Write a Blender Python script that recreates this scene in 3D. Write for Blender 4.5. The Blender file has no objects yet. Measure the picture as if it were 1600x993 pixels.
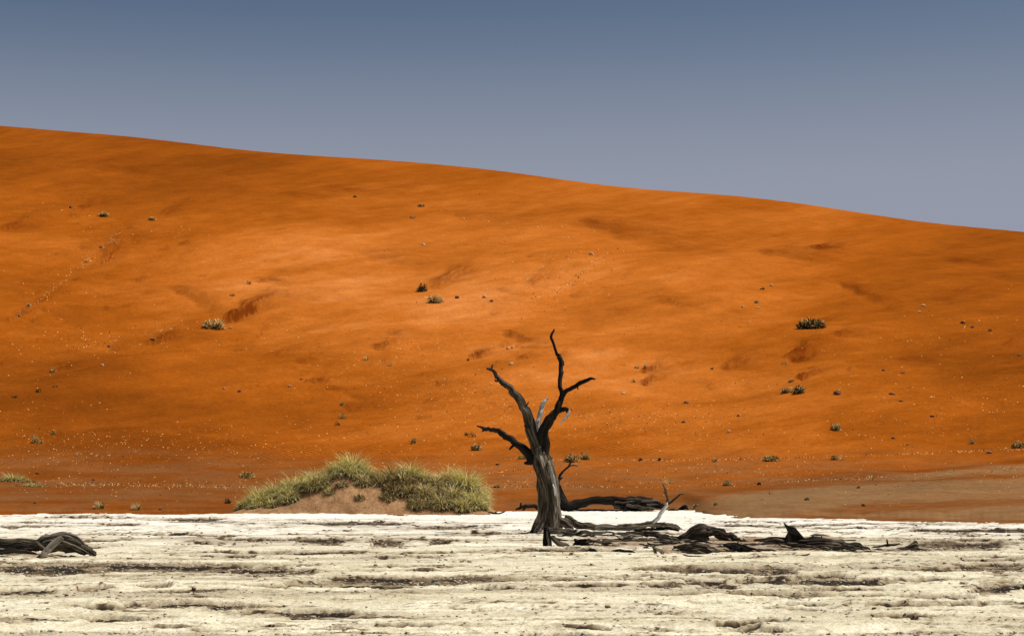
import bpy, bmesh, math, random
import numpy as np
from mathutils import Vector, noise as mnoise

S = bpy.context.scene
C = S.collection
random.seed(7)
rng = np.random.default_rng(7)

# ------------------------------------------------------------------ camera, world, sun, exposure
W0, H0 = 1600.0, 993.0
F = 2800.0            # focal length in photo pixels
HY = 748.0            # eye level row
EYE = 1.6
cam_d = bpy.data.cameras.new('camera')
cam = bpy.data.objects.new('camera', cam_d)
C.objects.link(cam)
cam.location = (0, 0, EYE)
cam.rotation_euler = (math.radians(90), 0, 0)
cam_d.sensor_width = 36.0
cam_d.lens = 36.0 * F / W0
cam_d.shift_y = (HY - H0 / 2) / W0
cam_d.clip_start = 0.5
cam_d.clip_end = 20000
S.camera = cam

SUN_EL, SUN_AZ = 61.0, 84.0     # azimuth measured clockwise from the view direction (+Y)
world = bpy.data.worlds.new('World')
S.world = world
world.use_nodes = True
wn = world.node_tree
bg = wn.nodes['Background']
sky = wn.nodes.new('ShaderNodeTexSky')
sky.sky_type = 'NISHITA'
sky.sun_disc = False
sky.sun_elevation = math.radians(SUN_EL)
sky.sun_rotation = math.radians(SUN_AZ)
sky.altitude = 600
sky.air_density = 1.0
sky.dust_density = 4.0
sky.ozone_density = 3.0
hs = wn.nodes.new('ShaderNodeHueSaturation')
hs.inputs['Saturation'].default_value = 1.05
hs.inputs['Value'].default_value = 1.10
wn.links.new(sky.outputs[0], hs.inputs['Color'])
# desert dust haze that pales the sky towards the horizon, the same all the way round
wtc = wn.nodes.new('ShaderNodeTexCoord'); wsep = wn.nodes.new('ShaderNodeSeparateXYZ')
wn.links.new(wtc.outputs['Generated'], wsep.inputs[0])
wmr = wn.nodes.new('ShaderNodeMapRange'); wmr.interpolation_type = 'SMOOTHSTEP'
wmr.inputs['From Min'].default_value = 0.275; wmr.inputs['From Max'].default_value = 0.14
wn.links.new(wsep.outputs['Z'], wmr.inputs['Value'])
wmx = wn.nodes.new('ShaderNodeMix'); wmx.data_type = 'RGBA'
wmx.inputs[7].default_value = (5.9, 6.4, 7.9, 1)
wn.links.new(wmr.outputs[0], wmx.inputs[0]); wn.links.new(hs.outputs[0], wmx.inputs[6])
wn.links.new(wmx.outputs[2], bg.inputs['Color'])
bg.inputs['Strength'].default_value = 0.05

sun_d = bpy.data.lights.new('sun', 'SUN')
sun_d.energy = 4.6
sun_d.angle = math.radians(0.5)
sun_d.color = (1.0, 0.95, 0.87)
sun = bpy.data.objects.new('sun', sun_d)
C.objects.link(sun)
e, a = math.radians(SUN_EL), math.radians(SUN_AZ)
sv = Vector((math.cos(e) * math.sin(a), math.cos(e) * math.cos(a), math.sin(e)))
sun.rotation_euler = sv.to_track_quat('Z', 'Y').to_euler()
sun.location = sv * 50

S.view_settings.view_transform = 'Standard'
S.view_settings.look = 'None'
S.view_settings.exposure = 0.0
S.view_settings.gamma = 1.0
S.view_settings.use_curve_mapping = False

# ------------------------------------------------------------------ numpy gradient noise
_perm = np.random.default_rng(3).permutation(256).astype(np.int32)
_perm = np.concatenate([_perm, _perm])
_ang = np.random.default_rng(4).random(256) * 2 * np.pi
_gx, _gy = np.cos(_ang).astype(np.float32), np.sin(_ang).astype(np.float32)

def pnoise(x, y):
    x = np.asarray(x, dtype=np.float64); y = np.asarray(y, dtype=np.float64)
    xi = np.floor(x).astype(np.int64); yi = np.floor(y).astype(np.int64)
    fx = x - xi; fy = y - yi
    xi &= 255; yi &= 255
    u = fx * fx * fx * (fx * (fx * 6 - 15) + 10)
    v = fy * fy * fy * (fy * (fy * 6 - 15) + 10)
    def g(ix, iy, dx, dy):
        h = _perm[(_perm[ix & 255] + iy) & 255]
        return _gx[h] * dx + _gy[h] * dy
    a0 = g(xi, yi, fx, fy); b0 = g(xi + 1, yi, fx - 1, fy)
    c0 = g(xi, yi + 1, fx, fy - 1); d0 = g(xi + 1, yi + 1, fx - 1, fy - 1)
    return ((a0 + (b0 - a0) * u) * (1 - v) + (c0 + (d0 - c0) * u) * v) * 1.5

def fbm(x, y, o=4, gain=0.5, seed=0.0):
    s = 0; amp = 1.0; f = 1.0; t = 0
    for i in range(o):
        s = s + amp * pnoise(x * f + 17.3 * i + seed, y * f - 9.1 * i + seed * 1.7)
        t += amp; amp *= gain; f *= 2.03
    return s / t

def sstep(a, b, x):
    t = np.clip((x - a) / (b - a), 0, 1)
    return t * t * (3 - 2 * t)

# ------------------------------------------------------------------ terrain functions
def colx(X, Y): return W0 / 2 + F * X / Y
EDGE_X = [-6000, -1500, 0, 700, 765, 785, 830, 1050, 1075, 1100, 1124, 1240, 1375, 1600, 2400, 8000]
EDGE_Y = [806, 805, 803.5, 803, 802.5, 799, 797.5, 797, 797.8, 802, 805, 810, 814.5, 818, 832, 850]
CR_X = [-6000, -2000, -600, 0, 100, 200, 300, 400, 500, 600, 700, 800, 900, 1000, 1100, 1200, 1300, 1400, 1500, 1600, 2100, 3000, 8000]
CR_Y = [300, 150, 160, 197, 206, 214, 226, 238, 245, 251, 259, 270, 285, 297, 303, 312, 326, 343, 355, 363, 430, 520, 560]

def smooth_interp(x, xs, ys, k=14.0):
    r = 0
    for d in (-2, -1, 0, 1, 2):
        r = r + np.interp(x + d * k, xs, ys)
    return r / 5

_t = np.linspace(0, 1, 801)
_sl = 0.17 + 1.12 * sstep(0.03, 0.30, _t) - 0.30 * sstep(0.62, 1.0, _t)
_S = np.concatenate([[0], np.cumsum((_sl[1:] + _sl[:-1]) / 2)]); _S /= _S[-1]

def dune_base(X, Y):
    px = colx(X, Y)
    ey = smooth_interp(px, EDGE_X, EDGE_Y, 6)
    E = EYE * F / (ey - HY)
    ES = EYE * F / (smooth_interp(px, [-6000, 0, 700, 1000, 1600, 8000], [806, 803.5, 802, 804.5, 814, 850], 110) - HY)
    Dc = 410 - 30 * sstep(600, 1700, px) + 8 * np.sin(px / 190.0)
    cy = smooth_interp(px, CR_X, CR_Y, 26)
    Hc = EYE + (HY - cy) * Dc / F
    ts = (Y - ES) / (Dc - ES)
    h = Hc * np.interp(np.clip(ts, 0, 1), _t, _S)
    over = np.maximum(Y - Dc, 0)                      # beyond the crest the slip face falls away
    h = h - over * 0.45 - 0.12 * np.minimum(over, 30)
    w = Y - E
    h = np.where(w < 0, w * 0.10, h * sstep(0, 9, w) + .18 * (1 - np.exp(-np.maximum(w, 0) / 3.0)))
    t = np.where(w < 0, w / (Dc - E), np.maximum(ts, 1e-4 + .0006 * np.minimum(w, 20)))
    return h, t, px

# wind tails: toe x, toe y, length, end half width, angle (- = rising to the right), strength
PLUMES = [
 (345,503,95,11,-21,1.25),(392,441,60,9,-4,.6),(262,447,75,9,24,.6),(668,449,72,13,-22,.8),(118,321,38,6,-10,.7),(-5,356,62,9,-12,.7),(244,336,55,7,-18,.6),
 (150,408,60,12,-38,.7),(188,372,60,9,-10,.5),(50,475,50,6,-24,.7),(225,532,60,6,-16,.8),(88,580,30,4.5,-4,.9),(20,500,40,5,-20,.6),(170,542,30,5,-14,.5),
 (60,608,26,3.5,-6,.5),(735,559,26,6,-20,1.1),(580,551,42,6,-14,.7),(600,528,46,7,-2,.5),(460,570,32,5,-10,.5),(474,600,38,5,-16,.8),(500,602,44,3.5,4,.7),
 (532,628,56,7,-6,.6),(1000,573,34,6,-16,.9),(993,593,40,6,-15,.9),(782,520,60,12,14,.6),(803,566,28,4,-8,.8),(800,545,50,7,-2,.4),(1120,574,62,9,-17,.7),
 (1226,562,52,12,-14,1.3),(1238,593,44,4.5,-12,1.1),(1268,502,44,5,-12,.6),(1296,530,55,9,-6,.55),(1170,396,105,8,4,.7),(1262,395,60,9,-6,.8),(1306,440,75,8,22,.7),
 (880,352,150,10,7,.7),(1470,404,90,6,5,.6),(560,400,110,14,4,.45),(480,292,120,8,3,.5),(120,258,150,10,6,.5),(820,452,50,10,-26,.45),(1540,300,60,6,8,.5),
 (690,330,120,9,5,.4),(1390,560,70,7,-6,.4),(1000,470,110,8,8,.4),(410,560,60,8,-12,.35),(900,500,80,9,-8,.35),(1450,470,90,9,-4,.4),(430,300,90,8,5,.4),
]
_r = random.Random(77)
for (cx_, cy_, sx_, sy_, n_) in ((580, 590, 110, 36, 22), (140, 520, 130, 60, 30), (1130, 575, 130, 36, 12), (170, 380, 100, 34, 16), (830, 545, 50, 18, 6), (870, 430, 60, 24, 12), (1380, 560, 140, 40, 12), (350, 440, 120, 30, 5)):
    for _ in range(n_):
        L_ = _r.uniform(8, 30)
        PLUMES.append((_r.gauss(cx_, sx_), _r.gauss(cy_, sy_), L_, L_ * _r.uniform(.13, .22), _r.gauss(-13, 7), _r.uniform(.2, .55)))

# the long ones without a plant at their toe are broad and faint
PLUMES = [(a_, b_, c_ * 1.15, d_ * 1.7, e_, f_ * .72) if c_ > 73 and f_ < 1 else (a_, b_, c_, d_, e_, f_) for (a_, b_, c_, d_, e_, f_) in PLUMES]
def plume_coords(px, py, wx, wy, pl):
    cx, cy, L, wd, an, st = pl
    ca, sa = math.cos(math.radians(an)), math.sin(math.radians(an))
    m = (np.abs(px - cx - .5 * L) < 2.6 * L + 30) & (np.abs(py - cy) < 1.6 * L + 6 * wd + 20)
    dx = wx[m] - cx; dy = wy[m] - cy
    p = (dx * ca + dy * sa) / (L * 1.25); q = -dx * sa + dy * ca
    q = q - .16 * L * p * (p - .6) * (1 if (int(L * 7) % 2) else -.5)
    env = sstep(-.06, .24, p) * np.exp(-(np.maximum(p - .1, 0) / .75) ** 2)
    w = wd * (.16 + .62 * np.clip(p, 0, 1.6))
    return m, p, q / w, env

def dune_h(X, Y, detail=True):
    h, t, px = dune_base(X, Y)
    py = HY - F * (h - EYE) / Y
    up = sstep(0.06, 0.3, t)
    fall = sstep(1.0, 0.90, t) * .93 + .07 * sstep(1.03, 1.0, t)
    d = np.zeros_like(h)
    wx = px + 7 * pnoise(px / 26.0, py / 10.0); wy = py + 2.4 * pnoise(px / 24.0 + 5, py / 9.0 + 9)
    for pl in PLUMES:
        m, p, q, env = plume_coords(px, py, wx, wy, pl)
        if not np.any(m): continue
        # rises gently behind, drops on the near side
        d[m] += -pl[5] * .62 * (pl[2] / 60.0) ** .5 * q * np.exp(-0.5 * q ** 2) * env
    # broad wind-shaped undulation, streaked along the slope
    d = d + up * (1.5 * fbm(px / 420.0, py / 90.0 + px / 1100.0, 2, .45, 2.2) + 0.12 * fbm(px / 130.0, py / 30.0 + px / 260., 2, .5, 5.1) * sstep(-.3, .5, pnoise(px / 300., py / 90.)))
    low = sstep(0.0, 0.03, t)
    d = d + low * (0.13 * fbm(X / 5.0, Y / 6.0, 4, .55, 8.0)) + 0.02 * fbm(X / .9, Y / 1.2, 3, .6, 3.0) * sstep(-.01, .01, t)
    # rain lines / terraces on the apron
    ap = sstep(-0.0, 0.02, t) * sstep(0.22, 0.14, t)
    lipr = sstep(1080, 1300, px) * .55 * sstep(-1.4, 0, (t - 1) * 300)
    d = d + lipr
    d = d - .16 * sstep(.02, .0, t) * (fbm(px / 40.0, px * 0 + .5, 4, .6, 3.) + .2)
    d = d + ap * 0.16 * fbm(X / 42.0, (Y + X * 0.12) / 5.0, 3, .5, 4.0)
    return h + d * fall * sstep(-0.002, 0.006, t), t, px, py

def ground_at(px, py, lo=79.0, hi=460.0, n=900):
    """world points on the dune for photo pixels (arrays)"""
    px = np.atleast_1d(np.asarray(px, float)); py = np.atleast_1d(np.asarray(py, float))
    Ys = np.geomspace(62.0, hi, n)
    out = np.zeros((len(px), 3))
    B = 400
    for s in range(0, len(px), B):
        p = px[s:s + B]; q = py[s:s + B]
        YY = np.repeat(Ys[None, :], len(p), 0)
        XX = (p[:, None] - W0 / 2) * YY / F
        hh = dune_h(XX, YY)[0]
        sy = HY - F * (hh - EYE) / YY
        ok = (sy <= q[:, None])
        idx = np.where(ok.any(1), ok.argmax(1), n - 1); idx = np.maximum(idx, 1)
        r = np.arange(len(p))
        y0, y1 = sy[r, idx - 1], sy[r, idx]
        f = np.clip((y0 - q) / np.where(np.abs(y0 - y1) < 1e-6, 1, y0 - y1), 0, 1)
        Yf = Ys[idx - 1] * (1 - f) + Ys[idx] * f
        out[s:s + B, 1] = Yf; out[s:s + B, 0] = (p - W0 / 2) * Yf / F
        out[s:s + B, 2] = hh[r, idx - 1] * (1 - f) + hh[r, idx] * f
    return out

# pan: broken clay crust with sand-filled lows. px centre, py, half width px, half height px, strength
LOWS = [
 (210,888,230,7,1.0),(60,892,90,6,.9),(508,845,38,3.5,1.1),(605,847,34,3,.9),(688,846,26,2.6,1.0),(670,905,150,4.5,1.25),
 (420,893,90,6,1.0),(480,956,90,4.5,1.1),(180,963,85,4,.9),(20,970,60,3,.5),(245,912,24,2.6,1.3),(140,917,40,4,1.0),(20,922,60,5,.8),
 (308,812,52,2.2,1.1),(545,819,100,2.6,.9),(700,824,80,2.4,.7),(190,818,40,2,.9),(50,823,60,1.8,.8),(545,829,20,1.6,1.1),
 (1270,907,150,3.4,1.2),(1190,894,55,3,1.2),(1110,910,60,6,.8),(1290,901,50,2.6,.9),(1350,908,60,3,.9),(1460,935,70,6,1.0),
 (1560,915,60,8,.9),(1530,829,110,2.6,1.3),(1180,820,90,2,.9),(1330,824,110,2,.9),(1500,850,110,5,.7),(1480,857,120,2,.8),
 (880,862,70,2.2,.6),(930,915,70,2.6,.9),(770,918,30,2.4,.8),(600,926,60,2,.7),(1400,951,90,3,.6),(1250,953,60,2.5,.5),
 (270,980,40,2.6,.8),(330,985,40,2.6,.9),(50,990,30,3,.8),(360,949,50,3,.9),(390,956,50,3,.8),(740,988,14,1.6,.9),(1420,966,7,1.4,.8),
 (200,949,110,1.6,.8),(330,946,140,1.5,.8),(500,863,90,1.6,.9),(700,865,100,1.4,.8),(1540,883,50,1.8,1.0),(1560,876,60,1.5,.8),
 (360,868,60,2,.7),(250,837,90,1.4,.9),(380,842,90,1.6,.8),(100,838,80,1.2,.6),(1000,985,20,2,.5),(1180,975,40,2.5,.5),
 (1120,892,90,2,.9),(1030,890,60,1.6,.9),(1040,913,40,3,.8),(1500,893,110,2,.6),
]
_r = random.Random(41)
for _ in range(150):
    y_ = 800 + 195 * _r.random() ** 1.7
    LOWS.append((_r.uniform(-20, 1620), y_, _r.uniform(20, 120), _r.uniform(.5, 1.1) * (.8 + (y_ - 800) / 120.), _r.uniform(.45, .85)))
def low_walls(px, py, X, Y):
    """far edge of each low: a small broken wall, its shade painted dark, with the crust standing a little higher behind it"""
    wall = np.zeros_like(px); back = np.zeros_like(px)
    jx = 10 * pnoise(X / .9 + 7, Y / 1.5); jy = 2.6 * fbm(X / 1.1, Y / 2.5, 5, .62, 33.)
    for (cx, cy, L, wd, am) in LOWS:
        m = (np.abs(px - cx) < 2.2 * L + 20) & (np.abs(py - cy) < 4 * wd + 10)
        if not np.any(m): continue
        u = (px[m] + jx[m] - cx) / L
        along = np.clip(1.15 - u * u, 0, 1)
        d = py[m] + jy[m] - (cy - .65 * wd * np.sqrt(np.clip(1 - .6 * u * u, 0, 1)))
        wall[m] = np.maximum(wall[m], am * along ** .5 * np.exp(-(d / (.45 + .16 * wd)) ** 2) * (along > 0))
        back[m] = np.maximum(back[m], am * along * sstep(.6, -.2, d) * np.exp(-np.maximum(-d, 0) / 5.0))
    return wall, back
def pan_h(X, Y):
    px = colx(X, Y); py = HY + EYE * F / Y
    k = fbm(X / 3.4, Y / 3.1, 5, .55, 11.0)
    fld = 0.62 * k + 0.25 * fbm(X / 8.0, Y / 2.3, 4, .55, 1.0)
    wx = px + 14 * pnoise(X / 1.0, Y / 1.2); wy = py + 1.2 * pnoise(X / 0.8 + 3, Y / 1.0)
    g = np.zeros_like(fld)
    for (cx, cy, L, wd, am) in LOWS:
        m = (np.abs(px - cx) < 2.8 * L + 30) & (np.abs(py - cy) < 4 * wd + 4)
        if not np.any(m): continue
        q = np.exp(-0.5 * ((wx[m] - cx) / (L * .62)) ** 2) * np.exp(-0.5 * ((wy[m] - cy) / (wd * .85)) ** 2)
        g[m] = np.maximum(g[m], q * am)
    f2 = fld + 0.95 * g
    wall, back = low_walls(px, py, X, Y)
    rag = 0.15 * fbm(X / .30, Y / .5, 4, .6, 7.0)
    low = sstep(0.24, 0.31, f2 + rag)            # 1 inside a low
    rim = np.exp(-((f2 + rag - 0.20) / 0.06) ** 2)
    # stepped crust: broken plates that end in small lips, darkened to paint their shade
    stq = 6.8 * fbm(X / 17.0, Y / 3.4, 4, .5, 71.0) + 2.0 * g + 0.40 * fbm(X / 1.1, Y / 1.3, 5, .62, 72.0) + 20
    fr = stq - np.floor(stq)
    ste = np.floor(stq) - 20 + sstep(.90, 1.0, fr)
    ease = sstep(-.16, .22, fbm(X / 2.2, Y / 3.0, 3, .55, 73.0) + .12)      # lips fade in and out
    lw = .034 * np.clip(Y / 16, 1, 3.2)
    lip = np.exp(-(np.minimum(np.abs(fr - .95), 1 - np.abs(fr - .95)) / lw) ** 2) * ease
    h = 0.05 * fbm(X / 9.0, Y / 9.0, 2, .5, 6.0) - 0.045 * low + rim * (0.012 + 0.022 * fbm(X / .3, Y / .5, 3, .6, 2.0))
    h = h + .022 * back - 0.020 * ste * ease + 0.03 * lip * fbm(X / .16, Y / .3, 2, .6, 3.)
    h = h + low * 0.03 * fbm(X / .18, Y / .3, 3, .6, 4.0)
    f3 = fbm(X / 1.5, Y / 1.2, 5, .6, 15.0)
    crack = sstep(0.16, 0.26, f3)
    near = np.clip(26.0 / Y, .3, 1.3)
    h = h - 0.02 * crack + 0.018 * fbm(X / .35, Y / .4, 4, .6, 9.0) + 0.014 * near * fbm(X / .13, Y / .20, 3, .65, 9.5)
    spots = sstep(.22, .34, fbm(X / .5, Y / 1.1, 4, .62, 91.) + .25 * g)
    rk = sstep(-.25, .25, fbm(X / .4, Y / .9, 3, .6, 57.))
    dirt_shade = np.clip(low * .55 + .92 * lip * (.35 + .65 * rk) + .95 * wall * (.15 + .85 * rk) + 0.16 * crack * sstep(-.2, .25, k) + 0.30 * g * (1 - low) + .22 * spots, 0, 1)  # real dirt, plus painted shade on the step faces of lips and walls
    washn = fbm(X / 13.0, Y / 2.6, 5, .58, 131.)
    wash = sstep(-.02, .30, washn + .35 * g)
    # little sand sheet under the driftwood pile
    pile = np.exp(-0.5 * ((px - 1160) / 150) ** 4) * np.exp(-0.5 * ((py - 852) / 10.5) ** 4)
    pile = np.maximum(pile, .9 * np.exp(-0.5 * ((px - 960) / 60) ** 2) * np.exp(-0.5 * ((py - 850) / 10) ** 2))
    pile = np.maximum(pile, .8 * np.exp(-0.5 * ((px - 60) / 70) ** 2) * np.exp(-0.5 * ((py - 868) / 4) ** 2))
    pn = .85 * sstep(0.45, 0.75, pile + 0.75 * fbm(X / .9, Y / 1.6, 5, .6, 21.0) - .08)
    h = h * (1 - .6 * pn) + pn * (0.05 + 0.07 * fbm(X / 1.6, Y / 2.0, 3, .5, 31.0))
    clean = sstep(34, 66, Y + 6 * k) * (1 - .35 * sstep(-.1, .3, k))
    dirt_shade = np.clip(dirt_shade + .55 * sstep(.0, .3, fbm(X / .45, Y / .9, 4, .62, 141.)) * sstep(.3, .6, pile), 0, 1)
    dirt_shade = np.clip(dirt_shade + .34 * wash * (1 - dirt_shade), 0, 1)
    # swept white clay along the far rim, widest behind the tree
    rim_w = sstep(62 + 8 * np.abs(px - 930) / 500.0, 72 + 6 * np.abs(px - 930) / 500.0, Y)
    dirt_shade = dirt_shade * (1 - .8 * rim_w)
    clean = np.maximum(clean, .95 * rim_w)
    return h, dirt_shade, pn, clean

# ------------------------------------------------------------------ mesh helpers
def grid_mesh(name, X, Y, Z, attrs):
    nr, nc = X.shape
    me = bpy.data.meshes.new(name)
    nv = nr * nc
    me.vertices.add(nv)
    co = np.stack([X, Y, Z], -1).reshape(-1).astype(np.float32)
    me.vertices.foreach_set('co', co)
    i = np.arange(nr - 1)[:, None] * nc + np.arange(nc - 1)[None, :]
    q = np.stack([i, i + 1, i + nc + 1, i + nc], -1).reshape(-1).astype(np.int32)
    nf = (nr - 1) * (nc - 1)
    me.loops.add(nf * 4); me.loops.foreach_set('vertex_index', q)
    me.polygons.add(nf)
    me.polygons.foreach_set('loop_start', np.arange(nf, dtype=np.int32) * 4)
    me.polygons.foreach_set('use_smooth', np.ones(nf, dtype=bool))
    me.update(calc_edges=True)
    for k, v in attrs.items():
        at = me.attributes.new(k, 'FLOAT', 'POINT')
        at.data.foreach_set('value', v.reshape(-1).astype(np.float32))
    return me

def pyd_mesh(name, V, Fc, smooth=False, mats=None, idx=None):
    me = bpy.data.meshes.new(name)
    me.from_pydata([tuple(v) for v in V], [], Fc)
    if smooth: me.polygons.foreach_set('use_smooth', [True] * len(me.polygons))
    for m in (mats or []): me.materials.append(m)
    if idx is not None: me.polygons.foreach_set('material_index', idx)
    me.update()
    return me

def tri_mesh(name, V, T, mats, idx=None, smooth=False):
    V = np.asarray(V, np.float32); T = np.asarray(T, np.int32)
    me = bpy.data.meshes.new(name)
    me.vertices.add(len(V)); me.vertices.foreach_set('co', V.reshape(-1))
    n = len(T); k = T.shape[1]
    me.loops.add(n * k); me.loops.foreach_set('vertex_index', T.reshape(-1))
    me.polygons.add(n); me.polygons.foreach_set('loop_start', np.arange(n, dtype=np.int32) * k)
    if smooth: me.polygons.foreach_set('use_smooth', np.ones(n, dtype=bool))
    for m in mats: me.materials.append(m)
    if idx is not None: me.polygons.foreach_set('material_index', np.asarray(idx, np.int32))
    me.update(calc_edges=True)
    return me

def obj(name, me, parent=None, loc=None):
    o = bpy.data.objects.new(name, me)
    C.objects.link(o)
    if parent: o.parent = parent
    if loc is not None: o.location = loc
    return o

def tag(o, label, cat, group=None):
    o['label'] = label; o['category'] = cat
    if group: o['group'] = group
    return o

def struct(name, me, m):
    if m: me.materials.append(m)
    o = obj(name, me); o['kind'] = 'structure'
    return o

# ------------------------------------------------------------------ materials
class NT:
    def __init__(s, name):
        s.m = bpy.data.materials.new(name); s.m.use_nodes = True
        s.t = s.m.node_tree; s.b = s.t.nodes['Principled BSDF']
        s.b.inputs['Specular IOR Level'].default_value = 0.15
        s.b.inputs['Roughness'].default_value = 0.9
    def n(s, ty, **kw):
        x = s.t.nodes.new(ty)
        for k, v in kw.items():
            if k.startswith('i_'):
                key = k[2:].replace('_', ' ')
                x.inputs[key].default_value = v
            else: setattr(x, k, v)
        return x
    def l(s, a, b): s.t.links.new(a, b)
    def attr(s, name): return s.n('ShaderNodeAttribute', attribute_name=name)
    def noise(s, vec, scale, detail=4, rough=.55, dist=0):
        x = s.n('ShaderNodeTexNoise'); x.inputs['Scale'].default_value = scale
        x.inputs['Detail'].default_value = detail; x.inputs['Roughness'].default_value = rough
        x.inputs['Distortion'].default_value = dist
        if vec is not None: s.l(vec, x.inputs['Vector'])
        return x.outputs['Fac']
    def ramp(s, fac, stops):
        x = s.n('ShaderNodeValToRGB'); cr = x.color_ramp
        while len(cr.elements) < len(stops): cr.elements.new(.5)
        for el, (p, c) in zip(cr.elements, stops):
            el.position = p; el.color = (*c, 1) if len(c) == 3 else c
        s.l(fac, x.inputs[0]); return x.outputs[0]
    def mix(s, fac, a, b, mode='MIX'):
        x = s.n('ShaderNodeMix', data_type='RGBA', blend_type=mode)
        for sock, v in ((x.inputs[0], fac), (x.inputs[6], a), (x.inputs[7], b)):
            if hasattr(v, 'links'): s.l(v, sock)
            elif isinstance(v, (int, float)): sock.default_value = v
            else: sock.default_value = (*v, 1)
        return x.outputs[2]
    def math(s, op, a, b=None):
        x = s.n('ShaderNodeMath', operation=op)
        for sock, v in ((x.inputs[0], a), (x.inputs[1], b)):
            if v is None: continue
            if hasattr(v, 'links'): s.l(v, sock)
            else: sock.default_value = v
        return x.outputs[0]
    def mapv(s, vec, scale):
        x = s.n('ShaderNodeMapping'); x.inputs['Scale'].default_value = scale
        s.l(vec, x.inputs['Vector']); return x.outputs[0]
    def bump(s, h, strength, dist, normal=None):
        x = s.n('ShaderNodeBump'); x.inputs['Strength'].default_value = strength
        x.inputs['Distance'].default_value = dist; s.l(h, x.inputs['Height'])
        if normal is not None: s.l(normal, x.inputs['Normal'])
        return x.outputs[0]
    def out(s, col, nrm=None):
        s.l(col, s.b.inputs['Base Color'])
        if nrm is not None: s.l(nrm, s.b.inputs['Normal'])
        return s.m

def mat_dune():
    k = NT('dune_sand'); co = k.n('ShaderNodeTexCoord').outputs['Object']
    tone = k.attr('tone').outputs['Fac']; grey = k.attr('grey').outputs['Fac']; shade_and_dark_sand = k.attr('shade_and_dark_sand').outputs['Fac']
    rip = k.attr('ripple').outputs['Fac']
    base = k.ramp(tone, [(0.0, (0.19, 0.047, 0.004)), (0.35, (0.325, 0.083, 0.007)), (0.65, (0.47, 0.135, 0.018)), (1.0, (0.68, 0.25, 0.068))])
    base = k.mix(shade_and_dark_sand, base, (0.12, 0.022, 0.002))  # painted hollow shade together with darker sand streaks
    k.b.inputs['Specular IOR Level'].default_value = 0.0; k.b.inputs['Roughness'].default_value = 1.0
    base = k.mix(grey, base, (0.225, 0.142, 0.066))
    g1 = k.noise(co, 3.0, 6, .7)
    g2 = k.noise(co, 0.35, 5, .65)
    base = k.mix(1.0, base, k.ramp(g1, [(.25, (.72, .72, .72)), (.75, (1.2, 1.2, 1.2))]), 'MULTIPLY')
    base = k.mix(1.0, base, k.ramp(g2, [(.3, (.9, .9, .9)), (.7, (1.1, 1.1, 1.1))]), 'MULTIPLY')
    wv = k.n('ShaderNodeTexWave', wave_type='BANDS', bands_direction='Y'); wv.inputs['Scale'].default_value = .62
    wv.inputs['Distortion'].default_value = 5.5; wv.inputs['Detail'].default_value = 2; wv.inputs['Detail Scale'].default_value = .55
    mp = k.n('ShaderNodeMapping'); mp.inputs['Rotation'].default_value = (0, 0, math.radians(52)); mp.inputs['Scale'].default_value = (1, 1, 0.3)
    k.l(co, mp.inputs['Vector']); k.l(mp.outputs[0], wv.inputs['Vector'])
    hh = k.math('MULTIPLY', wv.outputs['Fac'], rip)
    n1 = k.bump(hh, 1.0, .13)
    n2 = k.bump(g1, .55, .07, n1)
    return k.out(base, n2)

def mat_pan():
    k = NT('pan_clay'); co = k.n('ShaderNodeTexCoord').outputs['Object']
    dirt_shade = k.attr('dirt_shade').outputs['Fac']; sand = k.attr('sand').outputs['Fac']
    a1 = k.noise(co, 1.2, 6, .65); a2 = k.noise(co, 9.0, 5, .7); a3 = k.noise(k.mapv(co, (.5, 1, 1)), .35, 4, .6)
    clay = k.ramp(a1, [(.30, (.54, .475, .32)), (.5, (.70, .645, .475)), (.70, (.81, .765, .61))])
    spk = k.ramp(a2, [(.30, (.35, .27, .17)), (.42, (1, 1, 1)), (1, (1, 1, 1))])
    clean = k.attr('clean').outputs['Fac']
    clay = k.mix(clean, clay, (.88, .84, .74))
    a4 = k.noise(k.mapv(co, (1, .35, 1)), 22.0, 4, .7)
    clay = k.mix(.75, clay, spk, 'MULTIPLY')
    clay = k.mix(k.math('SUBTRACT', 1.0, k.math('MULTIPLY', clean, .7)), clay, k.mix(1.0, clay, k.ramp(a4, [(.30, (.66, .62, .54)), (.46, (1, 1, .99)), (.7, (1.12, 1.12, 1.12))]), 'MULTIPLY'))
    clay = k.mix(1.0, clay, k.ramp(a3, [(.3, (.86, .84, .78)), (.6, (1.05, 1.05, 1.05))]), 'MULTIPLY')
    a5 = k.noise(co, 62.0, 2, .6)
    clay = k.mix(k.math('SUBTRACT', 1.0, clean), clay, k.mix(1.0, clay, k.ramp(a5, [(.34, (.70, .66, .58)), (.47, (1, 1, 1)), (.66, (1.12, 1.12, 1.12))]), 'MULTIPLY'))
    dcol = k.ramp(a2, [(.3, (.07, .045, .024)), (.5, (.20, .135, .07)), (.72, (.42, .32, .19))])
    c = k.mix(k.math('MULTIPLY', dirt_shade, 1.25), clay, dcol)
    dk = k.n('ShaderNodeMapRange'); dk.inputs['From Min'].default_value = .70; dk.inputs['From Max'].default_value = 1.0; k.l(dirt_shade, dk.inputs['Value'])
    c = k.mix(dk.outputs[0], c, (.022, .015, .009))  # near-black shade of lips and pit walls, painted in
    c = k.mix(sand, c, k.ramp(a1, [(.3, (.20, .125, .07)), (.7, (.37, .255, .155))]))
    n1 = k.bump(a2, .7, .035)
    n2 = k.bump(a1, .4, .06, n1)
    return k.out(c, n2)

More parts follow.
